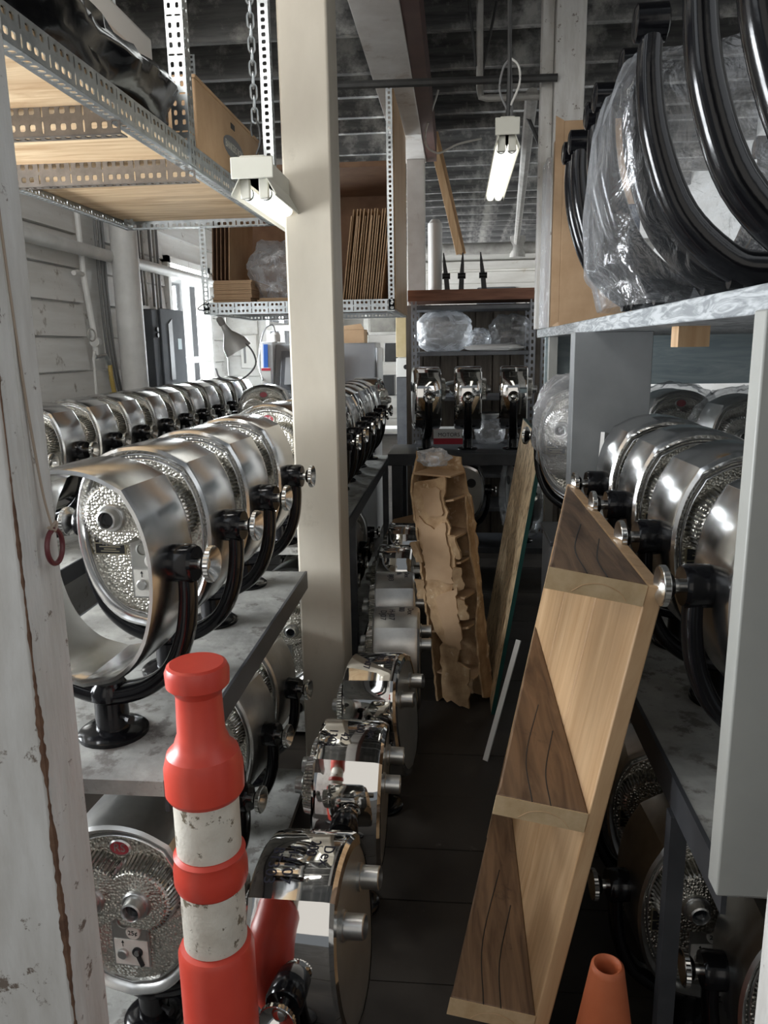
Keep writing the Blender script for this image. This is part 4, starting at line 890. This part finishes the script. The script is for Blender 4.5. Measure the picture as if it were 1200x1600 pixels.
# ------------------------------------------------------------------ back shelving
LSTEEL = mat('light_steel', (0.26, 0.27, 0.29), (0.34, 0.35, 0.37), rough=0.4, metal=0.3, nscale=10)
bs = thing('metal_shelving', 'grey perforated metal shelving unit topped with a reddish timber', 'shelving')
for x in (-0.345, 0.585):
    for yy in (5.98, 6.42): angle('upright', (x, yy, 0), (x, yy, 1.95), (0.6 if x < 0 else -0.6, 0, 0), (0, 1, 0), 0.042, 0.042, bs, LSTEEL, rows=1, pitch=0.05)
for z_ in (0.35, 0.62, 0.84, 1.22, 1.56, 1.90): MB().box(-0.34, 0.58, 5.98, 6.44, z_-0.03, z_).obj('shelf_board', STEELG, bs, bevel=0.003)
MB().box(-0.37, 0.66, 5.97, 6.45, 1.935, 2.015).obj('top_timber', REDW, bs, ang=0)
angle('upright', (0.63, 5.98, 0), (0.63, 5.98, 1.95), (1, 0, 0), (0, 1, 0), 0.042, 0.042, bs, LSTEEL, rows=1, pitch=0.05)
fw = struct(MB().box(-0.42, 1.0, 6.50, 6.53, 0, 1.93).obj('wall_plank', FENCE, ang=0), 'weathered plank screen behind the metal shelving')
for i in range(10): MB().box(-0.42+i*0.142+0.006, -0.42+i*0.142+0.137, 6.475-0.004*(i % 3), 6.50, 0, 1.93).obj('plank', FENCE, fw, ang=0)
lump('plastic_bag', 'large clear bag of plastic film on the upper metal shelf', 'plastic bag', PBW, (-0.10, 6.20, 1.56+0.15), (0.20, 0.19, 0.148), 51, 0.14, 3.4, pw=3)
lump('plastic_bag', 'smaller clear bag at the side of the large film bag', 'plastic bag', PBW, (0.175, 6.16, 1.56+0.085), (0.08, 0.14, 0.083), 52, 0.18, 3.2)
lump('plastic_bag', 'greyer clear bag of film beside the white cloth on the metal shelf', 'plastic bag', PB, (0.41, 6.24, 1.56+0.135), (0.15, 0.17, 0.133), 53, 0.16, 3.2)
lump('white_cloth', 'crumpled white cloth at the front of the upper metal shelf', 'cloth', CLOTH, (0.28, 6.03, 1.56+0.025), (0.19, 0.045, 0.024), 54, 0.25, 4, seg=30, rings=14)
lump('plastic_bag', 'white wrapped bundle on the lower metal shelf between viewers', 'plastic bag', PBW, (0.26, 6.12, 0.84+0.095), (0.11, 0.12, 0.094), 55, 0.14, 3.2, pw=3)
pn = tag(MB().lathe([(0.06, 0), (0.10, 0.035), (0.10, 0.045), (0.09, 0.045), (0.055, 0.01)], 24, c=(0.25, 6.12, 1.04)).obj('metal_pan', BRUSH), 'shallow metal pan resting on the white wrapped bundle', 'pan')
bx = thing('parts_box', 'low red and white printed parts box on the lower metal shelf', 'box', (-0.06, 6.06, 0.841)); MB().box(-0.12, 0.13, -0.04, 0.14, 0, 0.13).obj('box_body', WHITEP, bx); MB().box(-0.12, 0.13, -0.042, -0.04, 0.0, 0.055).obj('red_print', REDP, bx)
o = ob('lettering', text_mesh('MOTORS', 0.042, INK, wrap=lambda c: Vector((c.x-0.0, -0.0425-c.z, c.y+0.082))), bx)
bx = thing('parts_box', 'open red fronted box with small parts below the bench top', 'box', (-0.03, 5.99, 0.621)); MB().box(-0.12, 0.11, 0, 0.25, 0, 0.012).box(-0.12, 0.11, 0, 0.01, 0, 0.10).box(-0.12, 0.11, 0.24, 0.25, 0, 0.10).box(-0.12, -0.11, 0, 0.25, 0, 0.10).box(0.10, 0.11, 0, 0.25, 0, 0.17).obj('box_body', WHITEP, bx, ang=0)
MB().box(-0.112, 0.102, -0.002, 0, 0.018, 0.085).obj('red_print', REDP, bx); MB().lathe([(0.018, -0.003), (0.018, -0.002)], 18, 'Y', (-0.08, 0, 0.055)).obj('round_logo', GALV, bx); MB().box(0.055, 0.10, -0.003, -0.002, 0.05, 0.08).obj('dark_corner', INK, bx)
o = lump('parts_bag', 'clear bag of small parts standing in the red fronted box', 'bag', PBW, (0.03, 6.10, 0.72), (0.06, 0.08, 0.082), 61, 0.2, 4, seg=20, rings=14)
dv = thing('white_carton', 'small white carton with pointed tabs in the red fronted box', 'carton', (-0.09, 6.06, 0.634)); MB().prism([(-0.045, 0), (0.045, 0), (0.045, 0.10), (0.03, 0.145), (0.02, 0.10), (-0.015, 0.10), (-0.025, 0.14), (-0.045, 0.10)], 'Y', 0, 0.05).obj('carton_body', WHITEP, dv)
dv.location.x = -0.085
cl = tag(MB().tube(catmull([(-0.04, 6.10, 1.235), (-0.10, 6.08, 1.30), (0.0, 6.07, 1.33), (0.10, 6.09, 1.29), (0.05, 6.12, 1.235), (-0.04, 6.12, 1.235)], 5), 0.014, 8).obj('hose_coil', GALV), 'bent grey metal hose on the middle metal shelf', 'hose')
o = tag(MB().lathe([(0.035, 0), (0.035, 0.06), (0.03, 0.07), (0.012, 0.08), (0.012, 0.10)], 16, c=(0.20, 6.1, 1.22)).obj('red_cap_bottle', REDP), 'small red bottle on the middle metal shelf', 'bottle')
# top of shelving
o = tag(MB().lathe([(0.052, 0), (0.055, 0.50), (0.03, 0.53)], 20, c=(-0.17, 6.2, 2.016)).obj('white_roll', WHITEP), 'white paper roll standing on the reddish timber', 'roll')
for i, (x, l) in enumerate(((-0.075, -0.03), (0.03, 0.012), (0.205, -0.03))):
    yk = thing('pointed_arm', ['slanted black pointed arm beside the white roll', 'upright black pointed arm in the middle of the reddish timber', 'black pointed arm beside the dark far panel'][i], 'arm', (x, 6.15, 2.016))
    MB().sweep(catmull([(0, 0, 0), (l*0.3, 0, 0.10), (l*0.7, 0, 0.19), (l, 0, 0.28)], 4), [(-.02, -.014), (.02, -.014), (.02, .014), (-.02, .014)], up=(0, 1, 0), scales=[1.0]*7+[0.85, 0.7, 0.55, 0.4, 0.28, 0.2][:6]).obj('arm', BLKM, yk) if False else MB().sweep([(0, 0, 0), (l*0.3, 0, 0.10), (l*0.7, 0, 0.19), (l, 0, 0.28)], [(-.02, -.014), (.02, -.014), (.02, .014), (-.02, .014)], up=(0, 1, 0), scales=[1.0, 0.9, 0.65, 0.2]).obj('arm', BLKM, yk)
    MB().lathe([(0.022, -0.03), (0.022, 0.03)], 12, 'X', (l*0.3, 0, 0.11)).obj('boss', BLKM, yk)

# ------------------------------------------------------------------ left wall fittings
rod('wall_pipe', [(WX+0.05, 2.6, 2.193), (WX+0.05, 7.3, 2.193)], 0.038, PIPEW, 'thick white pipe running along the board wall', 'pipe', n=12)
vp = thing('water_pipe', 'white water pipe with taps on the board wall', 'pipe', (WX+0.04, 4.62, 0))
MB().tube([(0, -0.06, 2.6), (0, -0.05, 2.05), (0.0, 0.02, 1.70), (0.0, 0.02, 1.55)], 0.018, 10).obj('riser', PIPEW, vp)
MB().tube([(0, -0.05, 2.05), (0.0, -0.13, 2.06), (0.0, -0.17, 2.05)], 0.015, 8).obj('branch', PIPEW, vp)
MB().lathe([(0.03, 0), (0.03, 0.04)], 12, 'Y', (0.01, -0.01, 1.66)).obj('valve', PIPEW, vp)
MB().tube([(0.03+0.035*math.cos(a)*0.2, -0.08+0.035*math.cos(a), 1.70+0.035*math.sin(a)) for a in [2*math.pi*i/16 for i in range(16)]], 0.005, 6, closed=True, up=(1, 0, 0)).obj('tap_handle', PIPEG, vp)
MB().tube([(0.0, 0.0, 1.60), (0.02, -0.06, 1.56), (0.02, -0.07, 1.30)], 0.009, 8).obj('branch', PIPEW, vp)
MB().tube([(0.0, 0.0, 1.57), (0.03, 0.08, 1.58), (0.035, 0.12, 1.52)], 0.014, 8).obj('hose_tap', GALV, vp)
rod('hose', catmull([(WX+0.075, 4.74, 1.52), (WX+0.08, 4.74, 1.42), (WX+0.085, 4.78, 1.25), (WX+0.09, 4.86, 1.05), (WX+0.09, 4.95, 0.87)], 5), 0.014, HOSE, 'yellow hose hanging from the wall tap', 'hose')
for i, dy in enumerate((0, 0.055, 0.10)):
    rod('wall_cable', catmull([(WX+0.02, 4.83+dy, 3.2), (WX+0.02, 4.82+dy, 2.3), (WX+0.02, 4.82+dy, 1.9), (WX+0.02, 4.86+dy, 1.5), (WX+0.02, 5.02+dy*0.6, 1.1)], 5), 0.009, CABLE, 'grey cable running down the wall between hose tap and round column', 'cable', 'grey cables beside the round column', n=6)
for i, dy in enumerate((0, 0.10, 0.17, 0.32, 0.40, 0.46)):
    rod('wall_conduit', [(WX+0.025, 5.35+dy, 3.2), (WX+0.025, 5.37+dy*0.97, 2.3), (WX+0.025, 5.40+dy*0.9, 1.92 if i < 4 else 1.88)], 0.010, CABLE if i % 2 else PIPEG, 'thin conduit dropping down the wall into the breaker box', 'conduit', 'thin conduits above the breaker box', n=6)
bbx = thing('breaker_box', 'grey metal breaker box on the wall by the bright window', 'breaker box', (WX+0.006, 5.36, 1.33))
MB().box(0, 0.12, 0, 0.60, 0, 0.56).obj('case', BOXG, bbx, bevel=0.006); dr = MB().box(0.12, 0.135, 0.12, 0.60, 0.0, 0.57).obj('door', BOXG, bbx, bevel=0.006)
MB().prism([(0.25, 0.06), (0.33, 0.06), (0.33, 0.50), (0.25, 0.46)], 'X', 0.135, 0.142).obj('door_panel', STEELG, dr); MB().box(0.135, 0.1365, 0.44, 0.52, 0.28, 0.36).obj('sticker', mat('pale_sticker', (0.35, 0.48, 0.50), rough=0.5), dr)
for z_ in (0.33, 0.37): MB().lathe([(0.016, 0.12), (0.016, 0.135)], 12, 'X', (0, 0.06, z_+0.05)).obj('switch', BLKM, bbx)
# clamp lamp
lp = thing('clamp_lamp', 'grey metal reflector lamp hanging from the slotted shelf rail', 'lamp', (-1.50, 5.25, 1.62), ry=R(-28), rx=R(8))
MB().lathe([(0.018, 0.17), (0.022, 0.15), (0.030, 0.11), (0.055, 0.075), (0.085, 0.03), (0.095, -0.02), (0.097, -0.03), (0.093, -0.03), (0.080, 0.02), (0.05, 0.065), (0.02, 0.10)], 28, capa=True, capb=False).obj('shade', LAMPSH, lp)
MB().lathe([(0.02, 0.165), (0.024, 0.175), (0.024, 0.21), (0.016, 0.225)], 16).obj('socket', PIPEG, lp)
MB().tube(catmull([(0, 0, 0.22), (0.03, 0, 0.26), (0.10, 0, 0.30)], 5), 0.007, 6).obj('stem_wire', GALV, lp)
rod('lamp_cord', catmull([(-1.60, 5.25, 1.83), (-1.55, 5.24, 1.70), (-1.40, 5.20, 1.62), (-1.36, 5.2, 1.50), (-1.47, 5.2, 1.40), (-1.62, 5.25, 1.41), (-1.70, 5.4, 1.47)], 6), 0.006, CABLE, 'grey cord drooping below the reflector lamp', 'cord')
rod('hanger_hook', catmull([(-1.60, 5.25, 1.83), (-1.60, 5.25, 1.95), (-1.62, 4.86, 1.86), (-1.56, 4.85, 1.84)], 5), 0.005, GALV, 'thin wire hook holding the reflector lamp', 'hook')
sw = thing('switch_box', 'small white switch box on the partition behind the lamp', 'switch box', (-2.10, 7.49, 1.42)); MB().box(0, 0.16, 0, 0.03, 0, 0.32).obj('case', WHITEP, sw, bevel=0.005); MB().box(0.03, 0.05, -0.006, 0, 0.05, 0.27).obj('cover_slot', CABLE, sw)
# machine
mc = thing('machine', 'large grey machine cabinet with a window and blue striped panel', 'machine', (-1.62, 6.35, 0))
MB().box(0.0, 0.95, 0.0, 0.55, 0, 1.24).obj('base_cabinet', MACHL, mc, bevel=0.01)
MB().prism([(0.0, 1.24), (0.55, 1.24), (0.55, 1.64), (0.16, 1.64)], 'X', 0.10, 0.95).obj('hood', MACH, mc, bevel=0.01)
MB().prism([(-0.01, 1.10), (0.55, 1.10), (0.55, 1.66), (0.06, 1.66)], 'X', 0.0, 0.10).obj('side_panel', MACHL, mc, bevel=0.006)
MB().prism([(-0.012, 1.27), (0.10, 1.58), (0.09, 1.585), (-0.024, 1.272)], 'X', 0.16, 0.62).obj('window_frame', STEELG, mc, bevel=0.01)
MB().prism([(-0.018, 1.31), (0.085, 1.55), (0.08, 1.553), (-0.026, 1.312)], 'X', 0.20, 0.58).obj('window_pane', mat('machine_window', (0.42, 0.43, 0.44), rough=0.12), mc)
for xa in (0.022, ): MB().prism([(-0.013, 1.12), (0.055, 1.64), (0.05, 1.64), (-0.018, 1.12)], 'X', xa, xa+0.035).obj('blue_stripe', BLUE, mc)
wlb = MB().prism([(-0.014, 1.25), (0.012, 1.45), (0.006, 1.45), (-0.022, 1.25)], 'X', 0.005, 0.085).obj('warning_label', WHITEP, mc); MB().prism([(0.009, 1.425), (0.012, 1.445), (0.004, 1.447), (0.001, 1.427)], 'X', 0.007, 0.083).obj('red_heading', REDP, wlb)
MB().prism([(0.10, 1.24), (0.53, 1.24), (0.53, 1.60), (0.10, 1.60)], 'X', 0.955, 0.97).obj('end_panel', MACHL, mc, bevel=0.004)
MB().tube([(0.30+0.11*math.cos(a), -0.01, 1.08+0.11*math.sin(a)) for a in [math.pi*i/14 for i in range(15)]], 0.012, 8, up=(0, 1, 0)).obj('arm_port', BLKM, mc)
MB().lathe([(0.045, 1.66), (0.045, 1.72), (0.02, 1.74)], 14, c=(0.09, 0.2, 0)).obj('plug_box', WHITEP, mc)
MB().tube(catmull([(0.09, 0.2, 1.74), (0.07, 0.18, 1.80), (0.0, 0.16, 1.74), (-0.04, 0.1, 1.5), (0.02, -0.02, 1.35)], 6), 0.007, 6).obj('cord', CABLE, mc)
rod('hanging_tool', [(-1.40, 6.9, 1.98), (-1.39, 6.9, 1.68)], 0.03, PIPED, 'black tool hanging behind the grey machine', 'tool')
# far clutter seen between column and shelving
cc = thing('carton', 'small closed cardboard carton on the far side of the machine', 'carton', (-0.98, 6.93, 1.24)); MB().box(-0.10, 0.16, 0.02, 0.26, 0.0, 0.52).obj('carton_body', CARD, cc, bevel=0.004); MB().prism([(-0.10, 0.52), (0.16, 0.52), (0.13, 0.57), (-0.12, 0.54)], 'Y', 0.02, 0.03).obj('carton_flap', CARD, cc)
stn = tag(MB().box(-1.10, -0.80, 6.94, 7.22, 0, 1.239).obj('stand', STEELG, bevel=0.004), 'grey stand under the small carton past the machine', 'stand')
fr = thing('far_rack', 'pale steel rack of small parts far behind the column', 'rack', (-1.10, 9.3, 0))
for x in (0, 0.42):
    MB().box(x, x+0.05, 0, 0.05, 0, 2.15).obj('post', SIDING, fr, ang=0)
for z_ in (0.6, 1.0, 1.4, 1.75, 2.10): MB().box(0, 0.47, 0, 0.4, z_, z_+0.03).obj('shelf_board', SIDING, fr, ang=0)
bx_ = [(0.08, 1.43, 0.12, 0.16), (0.24, 1.43, 0.14, 0.22), (0.07, 1.78, 0.30, 0.2), (0.1, 1.03, 0.25, 0.24)]
for i, (x, z_, w_, h_) in enumerate(bx_): tag(MB().box(-1.10+x, -1.10+x+w_, 9.34, 9.6, z_, z_+h_).obj('bin', STEELD if i % 2 else PIPEG, bevel=0.006), ['small grey bin on the middle of the far rack', 'small dark bin on the middle of the far rack', 'wide grey bin near the top of the far rack', 'wide dark bin low on the far rack'][i], 'bin')
yb = thing('yellow_cabinet', 'yellowish board cabinet far behind the second table', 'cabinet', (-0.62, 8.0, 0)); MB().box(0, 0.40, 0, 0.35, 1.50, 1.98).obj('board_front', YELB, yb, bevel=0.004); MB().box(0, 0.40, 0, 0.35, 1.30, 1.49).obj('switch_panel', WHITEP, yb, bevel=0.004); MB().box(0.0, 0.40, 0.02, 0.35, 0, 1.295).obj('lower_body', STEELG, yb)
for x in (0.10, 0.25): MB().lathe([(0.025, -0.012), (0.025, 0)], 12, 'Y', (x, 0, 1.40)).obj('dial', INK, yb)
rod('hanging_cable', catmull([(-0.78, 7.9, 3.5), (-0.75, 7.9, 2.3), (-0.70, 7.9, 2.05), (-0.5, 7.9, 1.96), (-0.2, 7.9, 1.95)], 6), 0.012, PIPED, 'black cable drooping in front of the yellowish cabinet', 'cable')
fpc = thing('far_pipe', 'horizontal white pipe with a round fitting far behind the column', 'pipe', (-1.3, 9.0, 2.08)); MB().tube([(-0.93, 0, 0.02), (1.0, 0, -0.02)], 0.05, 10).obj('pipe', PIPEW, fpc); MB().lathe([(0.09, -0.1), (0.09, 0.0)], 16, 'Y', (0.35, 0, 0)).obj('fitting', PIPEW, fpc)
ctn = thing('open_carton', 'open cardboard carton on the floor under the second table end', 'carton', (-0.32, 4.90, 0)); MB().box(-0.13, 0.13, -0.13, 0.13, 0, 0.01).box(-0.13, 0.13, -0.13, -0.12, 0, 0.42).box(-0.13, 0.13, 0.12, 0.13, 0, 0.42).box(-0.13, -0.12, -0.13, 0.13, 0, 0.42).box(0.12, 0.13, -0.13, 0.13, 0, 0.42).obj('carton_body', CARD, ctn, ang=0)
o = MB().prism([(-0.13, 0.42), (0.13, 0.42), (0.11, 0.52), (-0.10, 0.47)], 'Y', 0.12, 0.126).obj('carton_flap', CARD, ctn)

# storage box print (flat, on the aisle-facing side)
MB().prism(el, 'X', -0.0005, 0.0008).obj('logo_oval', STEELG, bb)
ob('lettering', text_mesh('BANKERS BOX', 0.034, LABELW, depth=0.0003, wrap=lambda c: Vector((0.0012+c.z, c.x*1.0+0.42, c.y*1.1+0.118))), bb)
